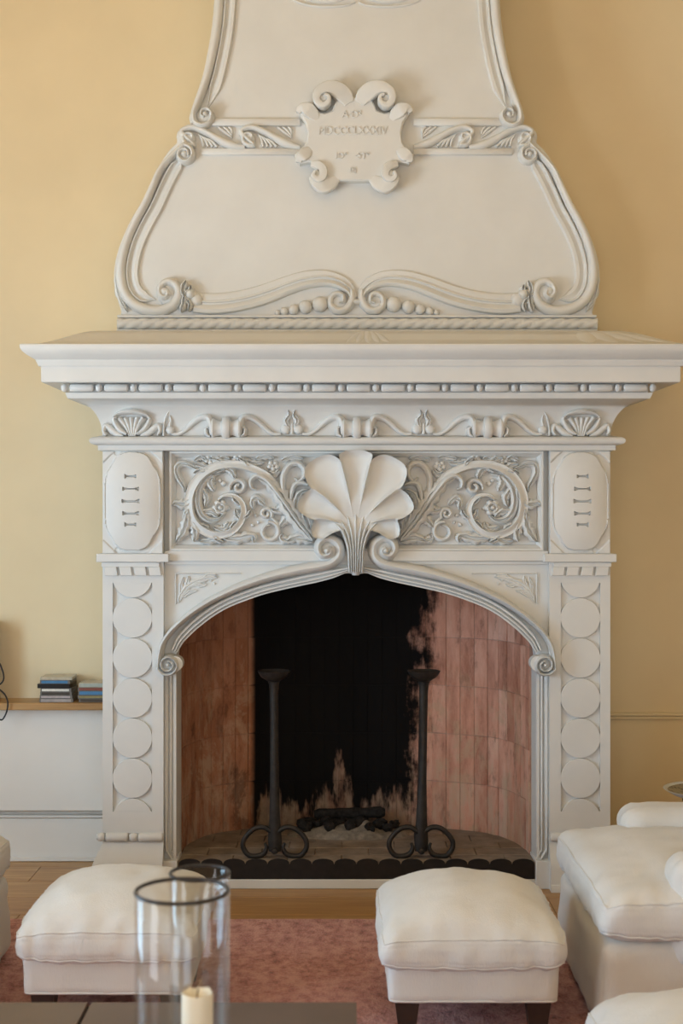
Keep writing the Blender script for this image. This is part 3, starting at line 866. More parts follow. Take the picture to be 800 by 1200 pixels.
# ---- pilasters
PIN = PX(191.5, DF)
def pilaster(mir):
    mx = (lambda q: q.mirrored(XC)) if mir else (lambda q: q)
    mb = MB()
    rec = .014
    z_top, z_bot = PZ(650, DF), PZ(974, DF)
    x0, x1 = PX(132, DF), PX(178, DF); r0, r1 = PZ(951, DF), PZ(683, DF)
    mb.box(PIL_L, PIN, DF + rec, WALL, z_bot, z_top)                              # core
    mb.box(PIL_L, x0, DF, DF + rec, z_bot, z_top); mb.box(x1, PIN, DF, DF + rec, z_bot, z_top)
    mb.box(x0, x1, DF, DF + rec, r1, z_top); mb.box(x0, x1, DF, DF + rec, z_bot, r0)
    # upper block
    mb.box(PIL_L, PX(191, DF), DF, WALL, PZ(650, DF), PZ(527.5, DF))
    body = part(mx(mb), 'pilaster', sharp=30)
    # abacus
    mb = MB()
    mb.box(PX(112.6, DF - .022), PX(197.5, DF - .022), DF - .022, WALL, PZ(658.8, DF - .022), PZ(649, DF - .022), .0025)
    mb.box(PX(119.5, DF), PX(187, DF), DF - .012, DF + .02, PZ(664.2, DF), PZ(659, DF), .001)
    part(mx(mb), 'abacus', parent=body, sharp=30)
    # slanted dentils
    for q in range(4):
        xa = 121.5 + 17.0 * q
        mb = MB(); yy0 = DF - .016
        pts = [(xa + 0.8, 664.4), (xa + 14.6, 664.4), (xa + 16.4, 674.6), (xa + 2.4, 674.6)]
        if q == 0: pts[0] = (xa + .2, 664.4); pts[3] = (xa + 1.2, 674.6)
        mb.prism([(PX(a, yy0), PZ(b, yy0)) for a, b in pts], yy0, DF + .004, .0018)
        part(mx(mb), 'dentil', parent=body, sharp=30)
    # discs of the guilloche
    for q in range(5):
        cz = 724.2 + 47.0 * q
        mb = MB(); R = 23.3 * e
        mb.lathe([(R, rec + .002), (R, .0015), (R - .0015, 0), (R * .6, -.0008), (0, -.0012)], (PX(155, DF), DF, PZ(cz, DF)), 'y', 48)
        part(mx(mb), 'disc', parent=body, sharp=30)
    for cz, lim in ((677.2, 'top'), (959.2, 'bottom')):
        pts = []
        for i in range(25):
            a = PI * i / 24
            xx = 155 + 23.2 * math.cos(a); yy = cz + (23.2 * math.sin(a) if lim == 'top' else -23.2 * math.sin(a))
            if (lim == 'top' and yy > 682.8) or (lim == 'bottom' and yy < 951.2): pts.append((PX(xx, DF), PZ(yy, DF)))
        zl_ = PZ(682.8, DF) if lim == 'top' else PZ(951.2, DF)
        pts = [(pts[0][0], zl_)] + pts + [(pts[-1][0], zl_)]
        mb = MB(); mb.prism(pts, DF, DF + rec + .002, .0012)
        part(mx(mb), 'disc', parent=body, sharp=30)
    # tablet of the upper block, with five fishtail slots
    mb = MB(); nx, ny = 88, 150
    X0, X1, Y0, Y1 = 121.2, 190.4, 529.5, 648.2
    grid = []
    for j in range(ny + 1):
        yv = Y0 + (Y1 - Y0) * j / ny; rowv = []
        for i in range(nx + 1):
            xv = X0 + (X1 - X0) * i / nx
            u, v_ = (xv - 155.8), (yv - 587.5)
            wob = 32.0 - 3.2 * math.exp(-((abs(v_) - 44) / 10) ** 2)
            E = math.sqrt((abs(u) / wob) ** 2.5 + (abs(v_) / 57.5) ** 3.2)
            if E < 1:
                h = .008 + .030 * max(0, 1 - (u / 34) ** 2) ** .8 * max(0, 1 - (v_ / 62) ** 2) ** .5
            elif E < 1.05: h = .006
            else:
                h = .004
                cu, cv = abs(u) - 34, abs(v_) - 59
                if cu + cv > -13: h = .009                                   # corner straps
                if -15.5 < cu + cv < -13: h = .003
            if 1.0 <= E < 1.03 and abs(v_) < 40: h = .018                        # rolled side rims
            for sy, hw in ((558.4, 6.6), (573, 9.4), (587.4, 10.2), (601.6, 9.4), (614.6, 6.8)):
                uu = abs(xv - 154.5)
                if uu < hw and abs(yv - sy) < 0.75 + 1.5 * max(0, (uu / hw - .6) / .4): h -= .016
            for sx, sy in ((-19, -57), (-18, 57)):
                if (u - sx) ** 2 + (v_ - sy) ** 2 < 7: h -= .008
            rowv.append((PX(xv, DF), DF - h, PZ(yv, DF)))
        grid.append(rowv)
    mb.loft(grid, cap=False, closed=False)
    ring = grid[0] + [r[-1] for r in grid[1:-1]] + grid[-1][::-1] + [r[0] for r in grid[-2:0:-1]]
    mb.loft([ring, [(a, DF + .002, c) for a, b, c in ring]], cap=False)
    part(mx(mb), 'tablet', parent=body, sharp=70)
    # foot: bead-and-reel torus and flared plinth
    db2 = DF - .004; rb2 = 5.0 * db2 / F; zz = PZ(981, db2)
    for nm, c0, c1 in (('bead', 113.4, 123), ('reel', 123.4, 150.4), ('bead', 151.4, 161), ('reel', 161.6, 191.4)):
        mb = MB(); hl_ = (c1 - c0) / 2 * db2 / F
        k1 = .93 if nm == 'reel' else .6; k2 = .82 if nm == 'reel' else .25
        mb.lathe([(0, -hl_), (rb2 * .6, -hl_ * .98), (rb2 * .9, -hl_ * k1), (rb2, -hl_ * k2), (rb2, hl_ * k2), (rb2 * .9, hl_ * k1), (rb2 * .6, hl_ * .98), (0, hl_)], (PX((c0 + c1) / 2, db2), db2, zz), 'x', 16)
        part(mx(mb), nm, parent=body, sharp=50)
    prof = [(0.0, PZ(973.8, DF)), (0.0, PZ(976, DF)), (-.004, PZ(977, DF)), (-.004, PZ(985.5, DF)), (0.0, PZ(986.5, DF)), (.006, PZ(992, DF)), (.016, PZ(999, DF)), (.030, PZ(1007, DF)), (.040, PZ(1015, DF)), (.044, PZ(1026, DF)),
            (.046, .030), (.050, .028), (.052, .024), (.052, 0.0)]
    mb = sweep(prof, xl=PIL_L, xr=PIN, inner='r')
    part(mx(mb), 'plinth', parent=body, sharp=30)
pilaster(False); pilaster(True)

# ================================================================== FIREBOX
HEARTH = 0.10
def lay_bricks(path, z0, rows, bw, bh, name, thick=.035, jit=.5):
    """soldier-laid bricks along a plan polyline whose left side (seen along it) is the room side"""
    P = crom(path, 16); L = [0]
    for i in range(1, len(P)): L.append(L[-1] + math.hypot(P[i][0] - P[i - 1][0], P[i][1] - P[i - 1][1]))
    def pos(s_):
        for i in range(1, len(P)):
            if L[i] >= s_ or i == len(P) - 1:
                f = (s_ - L[i - 1]) / max(1e-9, L[i] - L[i - 1]); return Vector((P[i - 1][0] + (P[i][0] - P[i - 1][0]) * f, P[i - 1][1] + (P[i][1] - P[i - 1][1]) * f))
    mb = MB()
    fr = [(p[0], p[1]) for p in P]; bk = []
    for i, p in enumerate(P):
        a, b = P[max(0, i - 1)], P[min(len(P) - 1, i + 1)]
        t = Vector((b[0] - a[0], b[1] - a[1])).normalized(); nn = Vector((t.y, -t.x))
        bk.append((p[0] + nn.x * .06, p[1] + nn.y * .06)); fr[i] = (p[0] + nn.x * .004, p[1] + nn.y * .004)
    ztop = z0 + rows * bh
    rings = [[(f_[0], f_[1], HEARTH - .02), (b_[0], b_[1], HEARTH - .02), (b_[0], b_[1], ztop), (f_[0], f_[1], ztop)] for f_, b_ in zip(fr, bk)]
    mb.loft(rings)
    wallo = part(mb, name, 'brick_mortar', sharp=40)
    n = max(1, round(L[-1] / bw)); cw = L[-1] / n
    ub = MB(); ub.box(-.5, .5, 0, 1, -.5, .5, 0.03); proto = None
    for i in range(n):
        a, b = pos(cw * i + .0012), pos(cw * (i + 1) - .0012)
        t = (b - a); ln = t.length; mid = (a + b) / 2; ang = math.atan2(t.y, t.x)
        nn = Vector((t.y, -t.x)).normalized()
        for r in range(rows):
            if proto is None: proto = ub.build('brick', 'brick', None, 20); o = proto
            else: o = proto.copy(); COL.objects.link(o)
            o.parent = wallo
            jj = random.uniform(-.0015, .0015)
            o.location = (mid.x - nn.x * jj - XC, mid.y - nn.y * jj - DF, z0 + bh * (r + .5) + random.uniform(-1, 1) * .001)
            o.rotation_euler = (0, 0, ang + PI)
            o.scale = (ln, -0.03, bh - .003) if False else (ln, 0.03, bh - .003)
            o.rotation_euler = (0, 0, ang + PI) 
    return wallo
FL, FR = PX(209, 5.55), PX(617, 5.66)
BL, BR, BY = PX(305, 6.06), PX(506, 6.06), 6.06
Z0B, BH = HEARTH - .005, 0.2125
# plan curves: room side lies to the left of travel (right wall front->back, rear right->left, left wall back->front)
right_path = [(FR, 5.60), (FR - .012, 5.70), (FR - .06, 5.85), (FR - .15, 5.97), (BR, BY)]
left_path = [(BL, BY), (FL + .12, 5.96), (FL + .045, 5.84), (FL + .008, 5.70), (FL, 5.60)]
lay_bricks(right_path, Z0B, 7, .062, BH, 'firebox_wall')
lay_bricks(left_path, Z0B, 7, .062, BH, 'firebox_wall')
lay_bricks([(BR + .10, BY), (0.02, BY + .004), (BL - .10, BY)], Z0B, 7, .064, BH, 'firebox_wall')
m = MB(); zt7 = Z0B + 7 * BH
m.box(FL - .10, FR + .10, DF + .14, BY + .07, zt7, zt7 + .02)
part(m, 'flue_slab', 'soot')
# hearth: slab, tiles, white kerb
m = MB(); m.box(PX(206, DF), PX(629, DF), DF + .03, BY + .07, 0.0, HEARTH - .012)
hearth = part(m, 'hearth', 'brick_mortar')
ny_, tw = 0, .115
yv = DF + .032
proto = None
while yv < BY - .02:
    dp = .115; xo = -(.5 if ny_ % 2 else 0) * .22
    xv = PX(206, DF) + xo
    while xv < PX(629, DF):
        a, b = max(xv + .0015, PX(207, DF)), min(xv + .22 - .0015, PX(628, DF))
        if b - a > .02:
            mb = MB(); mb.box(a, b, yv + .0015, min(yv + dp - .0015, BY - .002), HEARTH - .013, HEARTH + random.uniform(-.001, .001), .002)
            o = mb.build('hearth_tile', 'hearth_stone', None, 30, loc=((a + b) / 2, yv + dp / 2, HEARTH)); o.parent = hearth
            o.location = Vector(o.location) - Vector((XC, DF, 0))
        xv += .22
    yv += dp; ny_ += 1
m = MB(); m.box(PX(207, DF), PX(628, DF), DF + .0, DF + .03, 0.0, PZ(1031, DF), .003)
part(m, 'kerb', 'plaster', hearth)

# ================================================================== HOOD
XH = PX(418, DH)
SIL = [(138, 371), (142, 366), (138, 352), (134, 336), (133.5, 320), (135.5, 304), (140, 288), (148, 268), (157, 251), (168, 232), (180, 207), (190, 188), (199, 175), (207, 167), (206.5, 160), (209, 153), (216, 149.5),
       (223, 146), (221.5, 138), (225, 126), (232, 108), (238, 88), (243.5, 64), (248, 40), (250.5, 16), (252.5, -6), (255, -60), (257, -120), (258, -202)]
sil = crom(SIL, 3)
out = [(PX(x, DH), PZ(y, DH)) for x, y in sil]
full = out + [(2 * XH - x, z) for x, z in out[::-1]]
m = MB(); m.prism(full, DH, WALL, 0.004)
m.box(PX(139, DH), 2 * XH - PX(139, DH), DH, WALL, zc1 - .02, PZ(370, DH))
hood = part(m, 'hood', sharp=30)
# rope and its fillets
m = MB()
m.box(PX(137, DH), 2 * XH - PX(137, DH), DH - .012, DH + .02, zc1 - .006, PZ(386.2, DH), .001)
m.box(PX(138, DH), 2 * XH - PX(138, DH), DH - .018, DH + .02, PZ(372.6, DH), PZ(369.6, DH), .002)
part(m, 'hood_fillet', parent=hood, sharp=30)
x0, x1 = PX(138, DH), 2 * XH - PX(137, DH)
Rr = 6.6 * DH / F; pitch = 15.2 * DH / F
for k3 in (0,):
    mb = MB(); N = 340; NR = 28; rings = []
    for i in range(N + 1):
        x = x0 + (x1 - x0) * i / N; ph = 2 * PI * (x - x0) / (pitch * 3); ring = []
        for q in range(NR):
            a = 2 * PI * q / NR
            r = Rr * (0.80 + 0.24 * abs(math.cos(1.5 * (a + ph))))
            ring.append((x, DH - .004 + r * math.cos(a), PZ(379.4, DH) + r * math.sin(a)))
        rings.append(ring)
    mb.loft(rings)
    part(mb, 'rope_moulding', parent=hood, sharp=80)

def hood_sub(fn, name, sharp=60):
    a = fn(); part(a, name, parent=hood, sharp=sharp); part(fn().mirrored(XH), name, parent=hood, sharp=sharp)
# lower frame: outer roll with a volute at each end, plus the quirked inner band
EDGE = [(201, 181), (191, 197), (181, 217), (171, 239), (160, 259), (150, 281), (144, 302), (142, 322), (145, 340), (153, 353), (165, 361), (180, 364.5)]
def lower_roll():
    mb = MB(); d = DH
    top = spiral((217, 183), 3.2, 10.5, -60, 1.45, 30)[2:]
    bot = [(194, 363), (206, 355), (210, 344), (206, 334), (197, 331), (190, 336), (188, 344), (193, 350), (198, 347), (197, 342)]
    path = top + EDGE[1:] + bot
    nt, ne, n = len(top), len(EDGE) - 1, len(path)
    ws = [2.6 + 3.9 * i / nt for i in range(nt)] + [6.6] * ne + [6.8 - 3.6 * i / len(bot) for i in range(len(bot))]
    hs = [.052 - .010 * i / nt for i in range(nt)] + [.040] * ne + [.042 + .014 * i / len(bot) for i in range(len(bot))]
    ribbon(mb, path, ws, hs, d, ROUND, 3)
    dome(mb, (217, 183), 4.2, .054, d); dome(mb, (194, 343), 6.2, .05, d)
    dome(mb, (217, 183), 11.5, .034, d); dome(mb, (197, 345), 13, .030, d)
    return mb
def band_of(edge, off0, off1, prof, h):
    """strip lying between two inward offsets of an edge path"""
    def fn():
        mb = MB(); P = crom(edge, 3); c = []
        for i in range(len(P)):
            a, b = P[max(0, i - 1)], P[min(len(P) - 1, i + 1)]; tx, ty = b[0] - a[0], b[1] - a[1]; ln = math.hypot(tx, ty)
            c.append((P[i][0] + ty / ln * (off0 + off1) / 2 * 1, P[i][1] - tx / ln * (off0 + off1) / 2))
        hw = (off1 - off0) / 2
        ribbon(mb, c, lambda t: hw * (1 if .05 < t < .92 else max(.1, min(1, (1 - t) / .08, .3 + t / .07))), lambda t: h * (1 if t < .9 else .3 + 7 * (1 - t)), DH, prof, 2)
        return mb
    return fn
INB = [(-1, -.2), (-1, .35), (-.86, .8), (-.7, .9), (-.55, .7), (-.48, .3), (-.3, .22), (0, .35), (.35, .62), (.8, .62), (.93, .3), (1, .0), (1, -.2)]
hood_sub(lower_roll, 'scroll_moulding')
hood_sub(band_of(EDGE, 5.5, 21, INB, .026), 'inner_band', 30)
# wavy foot moulding ending in a volute at the middle, with a row of graded bosses
def foot_wave():
    mb = MB(); d = DH
    mid = [(228, 355), (246, 356.5), (268, 355), (290, 351), (312, 344.5), (334, 336), (356, 329), (378, 326.5), (396, 330), (409, 339), (414, 350)]
    ribbon(mb, mid, [12, 12.2, 12.2, 12, 12, 11.5, 11, 10.5, 9.5, 8, 4], .030, d,
           [(-1, -.2), (-1, 1.0), (-.82, 1.1), (-.45, 1.15), (0, .95), (.14, .5), (.22, .45), (.3, .7), (.42, .72), (.5, .45), (.72, .40), (.86, .30), (.93, .06), (1, .1), (1, -.2)][::-1] if False else
           [(-1, -.2), (-1, .25), (-.9, .42), (-.6, .46), (-.32, .42), (-.24, .7), (-.12, .74), (-.04, .5), (.1, .45), (.3, .8), (.6, 1.0), (.9, .8), (1, .4), (1, -.2)][::-1] if False else
           [(-u, v) for u, v in [(-1, -.2), (-1, .25), (-.9, .42), (-.6, .46), (-.32, .42), (-.24, .7), (-.12, .74), (-.04, .5), (.1, .45), (.3, .8), (.6, 1.0), (.9, .8), (1, .4), (1, -.2)]][::-1], 4)
    ribbon(mb, [(412, 340), (412, 352), (406, 362), (396, 364.5), (388, 359), (388, 350), (394, 345), (401, 347), (402, 354), (397, 356)], [3, 4.6, 5, 5, 5, 4.6, 4.2, 3.8, 3, 1.5], [.03, .034, .036, .038, .038, .04, .042, .044], d, ROUND, 4)
    dome(mb, (396, 354), 11, .022, d)
    for c, r in (((375, 357), 9.4), ((358, 360), 8), ((344, 363), 6.4), ((333, 365), 5), ((325, 366.5), 3.6)): dome(mb, c, r, .034 * r / 9 + .006, d, 18)
    # leaf knot tying the foot to the side scroll
    for pts, w in (([(217, 349), (215, 340), (219, 330)], 5), ([(217, 347), (216, 357), (213, 367)], 5), ([(217, 350), (223, 357), (222, 366)], 4), ([(218, 346), (224, 341), (224, 335)], 4)):
        leaf(mb, pts, w, .046, d, 2)
    dome(mb, (224, 346), 6.4, .052, d); dome(mb, (230, 352), 8.5, .036, d)
    # corner acanthus behind the roll
    leaf(mb, [(137, 318), (138, 336), (142, 352), (150, 366)], 4.2, .02, d, 3)
    return mb
hood_sub(foot_wave, 'foot_moulding', 45)
m = MB(); ribbon(m, [(409, 353), (418, 354), (427, 353)], [4, 3.4, 4], .03, DH); part(m, 'tie', parent=hood)
# wave band between the two panels
def wave_band():
    mb = MB(); d = DH
    mb.box(PX(232, d), PX(352, d), d - .014, d + .01, PZ(148.2, d), PZ(139.6, d), .003)
    mb.box(PX(236, d), PX(352, d), d - .014, d + .01, PZ(182.2, d), PZ(174.6, d), .003)
    for x in (0, 69.5):
        head = spiral((222.5 + x, 163), 2.4, 9.4, -40, 1.05, 22)
        path = head[1:-2] + [(213.5 + x, 157), (219 + x, 151.5), (227 + x, 150.5), (240 + x, 155), (252 + x, 161.5), (264 + x, 168), (276 + x, 172)] + ([(287 + x, 173)] if x == 0 else [(282 + x, 173)])
        nh = 20
        n = len(path)
        ribbon(mb, path, [2.4 + 2.0 * min(1, i / nh) + (.9 if i > nh else 0) - (3 * max(0, (i - n + 4) / 4)) for i in range(n)], [.030 + (.004 if i < nh else 0) - .012 * max(0, (i - n + 4) / 4) for i in range(n)], d, ROUND, 3)
        dome(mb, (222.5 + x, 163.5), 7.4, .026, d)
        for q in range(4):
            ribbon(mb, [(233 + x + 1.5 * q, 158 + 1.2 * q), (237 + x + 3.6 * q, 164 + .6 * q), (239 + x + 5.2 * q, 172.5)], [.8, 2.2, 1.6], .016, d, ROUND, 4)
        for q in range(3):
            ribbon(mb, [(256 + x + 6 * q, 149.5), (262 + x + 4.5 * q, 154 - q), (272 + x, 162 - 1.8 * q)], [1.6, 2.2, .8], .014, d, ROUND, 4)
    return mb
hood_sub(wave_band, 'wave_band')
# upper frame
EDGE2 = [(257.5, -202), (256.5, -120), (257, -60), (258, -20), (256.5, 10), (254, 36), (249, 64), (243.5, 88), (237, 108), (231, 124), (227.5, 136)]
def upper_roll():
    mb = MB(); d = DH
    bot = [(229, 145), (237, 149), (246, 145.5), (249, 137), (244, 130), (237.5, 132), (236.5, 138), (240, 140)]
    path = EDGE2 + bot; ne = len(EDGE2)
    ribbon(mb, path, [6.4] * ne + [6.2, 6, 5.4, 5, 4.4, 3.6, 3, 2], [.038] * ne + [.040, .042, .044, .046, .048, .05, .05, .05], d, ROUND, 4)
    dome(mb, (240, 138), 10.5, .032, d); dome(mb, (241, 136.5), 4, .05, d)
    return mb
hood_sub(upper_roll, 'scroll_moulding')
hood_sub(band_of(EDGE2[:-1], 5.5, 20, INB, .026), 'inner_band', 30)
# fine scrolled border at the head of the upper panel
m = MB()
for s in (1, -1):
    X = lambda q: 418 + s * q
    ribbon(m, [(X(2), 3), (X(12), 6.5), (X(34), 8), (X(55), 6.5), (X(70), 2), (X(84), -6), (X(108), -14), (X(134), -24)], [1, 1.6, 1.6, 1.6, 1.6, 1.6, 1.6, 1], .010, DH)
    ribbon(m, [(X(6), -4), (X(30), 1), (X(55), -2), (X(74), -12), (X(100), -24)], [1, 4, 4, 4, 1], .014, DH)
part(m, 'border_carving', parent=hood)

# ---- cartouche with inscription
CA = DH - 0.016
half = [(421, 116), (433, 115), (438, 124), (441, 132), (450, 135), (459, 133), (464, 126), (469, 121.5), (481, 131), (477, 139), (472, 146), (469.5, 158), (471, 169), (476, 177), (485, 183), (479, 194), (468, 192), (458, 194), (452, 201), (453, 210), (446, 214), (434, 214)]
o_ = [(PX(x, CA), PZ(y, CA)) for x, y in half]
xcc = PX(415, CA)
full = o_ + [(2 * xcc - x, z) for x, z in o_[::-1]]
m = MB(); m.prism(full, CA - .032, DH + .01, .006)
cart = part(m, 'cartouche', sharp=25)
def ears():
    d = CA - .022
    STRAP = [(-1, -.3), (-1, .78), (-.86, .95), (-.5, 1), (.5, 1), (.86, .95), (1, .78), (1, -.3)]
    a = MB()
    ribbon(a, [(421, 122), (427, 113), (437, 106), (448, 105), (457, 110.5), (459, 119.5), (453, 126), (446, 123), (445, 116.5), (450, 114)], [6, 9.5, 10, 8.4, 6.4, 5.2, 4.2, 3.4, 2.8, 1.6], [.016, .026, .034, .040, .042, .044, .044, .046, .048, .05], d, STRAP, 4)
    dome(a, (451, 117.5), 8, .034, d)
    b = MB()
    ribbon(b, [(458, 141), (464, 134), (471, 129), (478, 129), (481, 133)], [3, 7, 8.5, 6, 2.5], [.010, .020, .030, .030, .02], d, STRAP, 4)
    c = MB()
    ribbon(c, [(466, 175), (473, 181), (479, 187), (480, 191)], [4, 7.5, 7, 3], [.010, .020, .028, .018], d, STRAP, 4)
    e_ = MB()
    ribbon(e_, [(466, 193), (457, 195), (451.5, 201), (452, 209), (458, 212), (463, 208), (461, 203)], [3, 5, 5.2, 4.6, 4, 3, 1.6], [.016, .026, .032, .036, .038, .04, .042], d, STRAP, 4)
    ribbon(e_, [(434, 208), (443, 215), (452, 219), (461, 214), (466, 208)], [4, 8, 8.5, 6.5, 2.5], [.008, .018, .028, .030, .022], d, STRAP, 4)
    dome(e_, (458, 206), 6.5, .028, d)
    return a, b, c, e_
for mb in ears():
    part(mb, 'ear_scroll', parent=cart, sharp=34); part(mb.mirrored(xcc), 'ear_scroll', parent=cart, sharp=34)
def lettering(txt, px, py, hpx, sx=1.0):
    cu = bpy.data.curves.new('inscription', 'FONT'); cu.body = txt; cu.align_x = 'CENTER'
    cu.extrude = .004; cu.resolution_u = 3
    y = CA - .032
    cu.size = hpx / .72 * y / F
    t = bpy.data.objects.new('tmp', cu); COL.objects.link(t)
    bpy.context.view_layer.update()
    me = bpy.data.meshes.new_from_object(t.evaluated_get(bpy.context.evaluated_depsgraph_get()))
    bpy.data.objects.remove(t)
    me.materials.clear(); me.materials.append(MATS['plaster'])
    o = bpy.data.objects.new('inscription', me); COL.objects.link(o); o.parent = cart
    o.rotation_euler = (PI / 2, 0, 0); o.scale = (sx, 1, 1)
    o.location = Vector((PX(px, y), y - .0008, PZ(py, y))) - Vector((XC, DF, 0))
lettering('A\u00b7D\u00b2', 412, 138, 8.5)
lettering('MDCCCLXXXIV', 413, 157.5, 9.5, .86)
lettering('ID\u00ba   \u00b7ST\u00ba', 413, 186, 7.5)
lettering('IYI', 413.5, 203, 7.0, .7)

# ================================================================== FENDER, ANDIRONS, EMBERS
m = MB(); dfn = DF + .008
zk = PZ(1031, DF)
xa, xb = PX(209, dfn), PX(626, dfn)
n = 16; wv = (xb - xa) / n; zs_, zt_ = PZ(1013, dfn), PZ(1006.5, dfn)
top = []
for i in range(n):
    for q in range(9):
        a = PI * (1 - q / 8); top.append((xa + wv * (i + .5) + wv * .5 * math.cos(a) * .985, zs_ + (zt_ - zs_) * math.sin(a) ** .8))
pts = [(xa, zk), (xb, zk)] + top[::-1]
m.prism(pts, dfn, dfn + .006, .0008)
tag(m.build('hearth_fender', 'fender_iron', None, 30, loc=(XC, dfn, zk)), 'low black iron fender with scalloped top edge across the hearth', 'fender')

def andiron(px, d, lean, label):
    x0 = PX(px, d); t = empty('andiron', (x0, d, HEARTH), label, 'andiron', 'iron andirons on the hearth')
    def add(mb, name, par=None):
        o = mb.build(name, 'iron', None, 45, loc=(x0, d, HEARTH)); o.location = (0, 0, 0); o.parent = par or t; return o
    k_ = d / F
    zt = PZ(789, d)
    xt = x0 + lean
    # square tapering post
    mb = MB(); rings = []
    prof = [(HEARTH + .028, .030, .030), (HEARTH + .07, .034, .030), (HEARTH + .16, .026, .024), (HEARTH + .32, .021, .021), (HEARTH + .52, .020, .020), (zt - .08, .021, .021), (zt - .045, .024, .024), (zt - .032, .030, .030), (zt - .028, .024, .024)]
    for z, w, dd in prof:
        f = (z - HEARTH) / (zt - HEARTH); cx = x0 + lean * f; w /= 1.2; dd /= 1.2; q = .3
        rings.append([(cx - w, d - dd * q, z), (cx - w * q, d - dd, z), (cx + w * q, d - dd, z), (cx + w, d - dd * q, z), (cx + w, d + dd * q, z), (cx + w * q, d + dd, z), (cx - w * q, d + dd, z), (cx - w, d + dd * q, z)])
    mb.loft(rings); post = add(mb, 'post')
    mb = MB(); R = 19 * k_
    mb.lathe([(0, -.034), (R * .36, -.032), (R * .52, -.026), (R * .8, -.014), (R, .006), (R * 1.02, .010), (R * .97, .011), (R * .8, -.002), (R * .5, -.012), (0, -.016)], (xt, d, zt), 'z', 28)
    add(mb, 'dish')
    mb = MB(); mb.lathe([(.0, -.008), (.016, -.006), (.021, 0), (.016, .006), (0, .008)], (xt, d, zt - .04), 'z', 16); add(mb, 'collar', post)
    # two scrolled feet
    for s in (-1, 1):
        mb = MB()
        pp = [(0.010, .105), (.045, .125), (.085, .118), (.122, .080), (.128, .045), (.108, .014), (.078, .008), (.046, .018), (.034, .042), (.040, .062)]
        P = crom([(x0 + s * a, d - .008, HEARTH + b) for a, b in pp], 5)
        mb.tube(P, [.0105 if i < len(P) - 10 else .0105 - .0006 * (i - len(P) + 10) for i in range(len(P))], 10)
        add(mb, 'scroll_foot')
    mb = MB(); mb.lathe([(0, -.014), (.010, -.012), (.014, -.004), (.012, .004), (0, .012)], (x0, d - .03, HEARTH + .035), 'y', 14); add(mb, 'rivet', post)
    # rear bar carrying the logs
    mb = MB(); P = crom([(x0, d + .01, HEARTH + .06), (x0, d + .12, HEARTH + .065), (x0, d + .26, HEARTH + .06), (x0, d + .32, HEARTH + .04), (x0, d + .33, HEARTH)], 5)
    mb.tube(P, .011, 8); add(mb, 'log_bar')
andiron(322, 5.53, -.004, 'black iron andiron with dish top before the brown bricks')
andiron(493, 5.53, .012, 'black iron andiron with dish top before the pinkish bricks')

# burnt-out fire at the back of the hearth
def lump(rx, ry, rz, seed, n=12, rough=.3):
    mb = MB(); rings = []
    for j in range(n // 2 + 1):
        th = PI * j / (n // 2); ring = []
        for i in range(n):
            a = 2 * PI * i / n; v = Vector((math.sin(th) * math.cos(a), math.sin(th) * math.sin(a), math.cos(th)))
            r = 1 + rough * mnoise.noise(v * 1.7 + Vector((seed * 3.1, seed * 1.7, seed)))
            ring.append((v.x * rx * r, v.y * ry * r, v.z * rz * r))
        rings.append(ring)
    mb.loft(rings); return mb
nx, ny = 40, 16
mb = MB(); grid = []
for j in range(ny + 1):
    row_ = []
    for i in range(nx + 1):
        u, v = -1 + 2 * i / nx, -1 + 2 * j / ny
        x = .03 + u * .27; yv = 5.93 + v * .105
        r2 = min(1, u * u + v * v)
        z = HEARTH + max(0.0, (1 - r2)) ** .8 * .045 * (1 + .7 * mnoise.noise(Vector((x * 14, yv * 14, 0)))) + (.001 if r2 < 1 else -.004)
        row_.append((x, yv, z))
    grid.append(row_)
mb.loft(grid, cap=False, closed=False)
o = mb.build('ash_heap', 'ash', None, 80, loc=(.03, 5.93, HEARTH)); o['kind'] = 'stuff'; tag(o, 'heap of grey ash against the back wall of the hearth', 'ash')
rs = random.Random(5)
ember_spots = [(-.16, 5.90), (-.10, 5.93), (-.05, 5.89), (-.01, 5.94), (.04, 5.90), (.08, 5.94), (.12, 5.89), (.16, 5.93), (.20, 5.90), (-.13, 5.97), (.02, 5.97), (.10, 5.98), (-.06, 5.96), (.17, 5.97), (.23, 5.94)]
for i, (x, yv) in enumerate(ember_spots):
    s_ = rs.uniform(.022, .034)
    mb = lump(s_ * rs.uniform(1, 1.6), s_, s_ * rs.uniform(.7, 1.0), i + 2, 12, .55)
    o = mb.build('charcoal_lump', 'charcoal', None, 25); o.location = (x, yv, HEARTH + .032 + s_ * .35); o.rotation_euler = (rs.uniform(-.4, .4), rs.uniform(-.4, .4), rs.uniform(0, 6))
    tag(o, 'lump of burnt black charcoal lying on the ash heap', 'charcoal', 'charcoal lumps on the ash heap')
def charred_log(a, b, r, label, seed):
    A, B = Vector(a), Vector(b); n = 14; pts = []; rr = []
    for i in range(n + 1):
        t = i / n; p = A.lerp(B, t)
        pts.append(p + Vector((0, 0, 0)) + Vector((mnoise.noise(Vector((t * 4, seed, 0))), mnoise.noise(Vector((t * 4, 0, seed))), mnoise.noise(Vector((0, t * 4, seed))))) * .006)
        rr.append(r * (1 + .22 * mnoise.noise(Vector((t * 6, seed, 3)))) * (1 if 0 < i < n else .7))
    mb = MB(); mb.tube(pts, rr, 12)
    tag(mb.build('charred_log', 'charcoal', None, 40, loc=tuple((A + B) / 2)), label, 'log')
charred_log((-.12, 5.985, HEARTH + .075), (.19, 6.0, HEARTH + .080), .024, 'blackened half burnt log lying along the sooty back wall', 4)

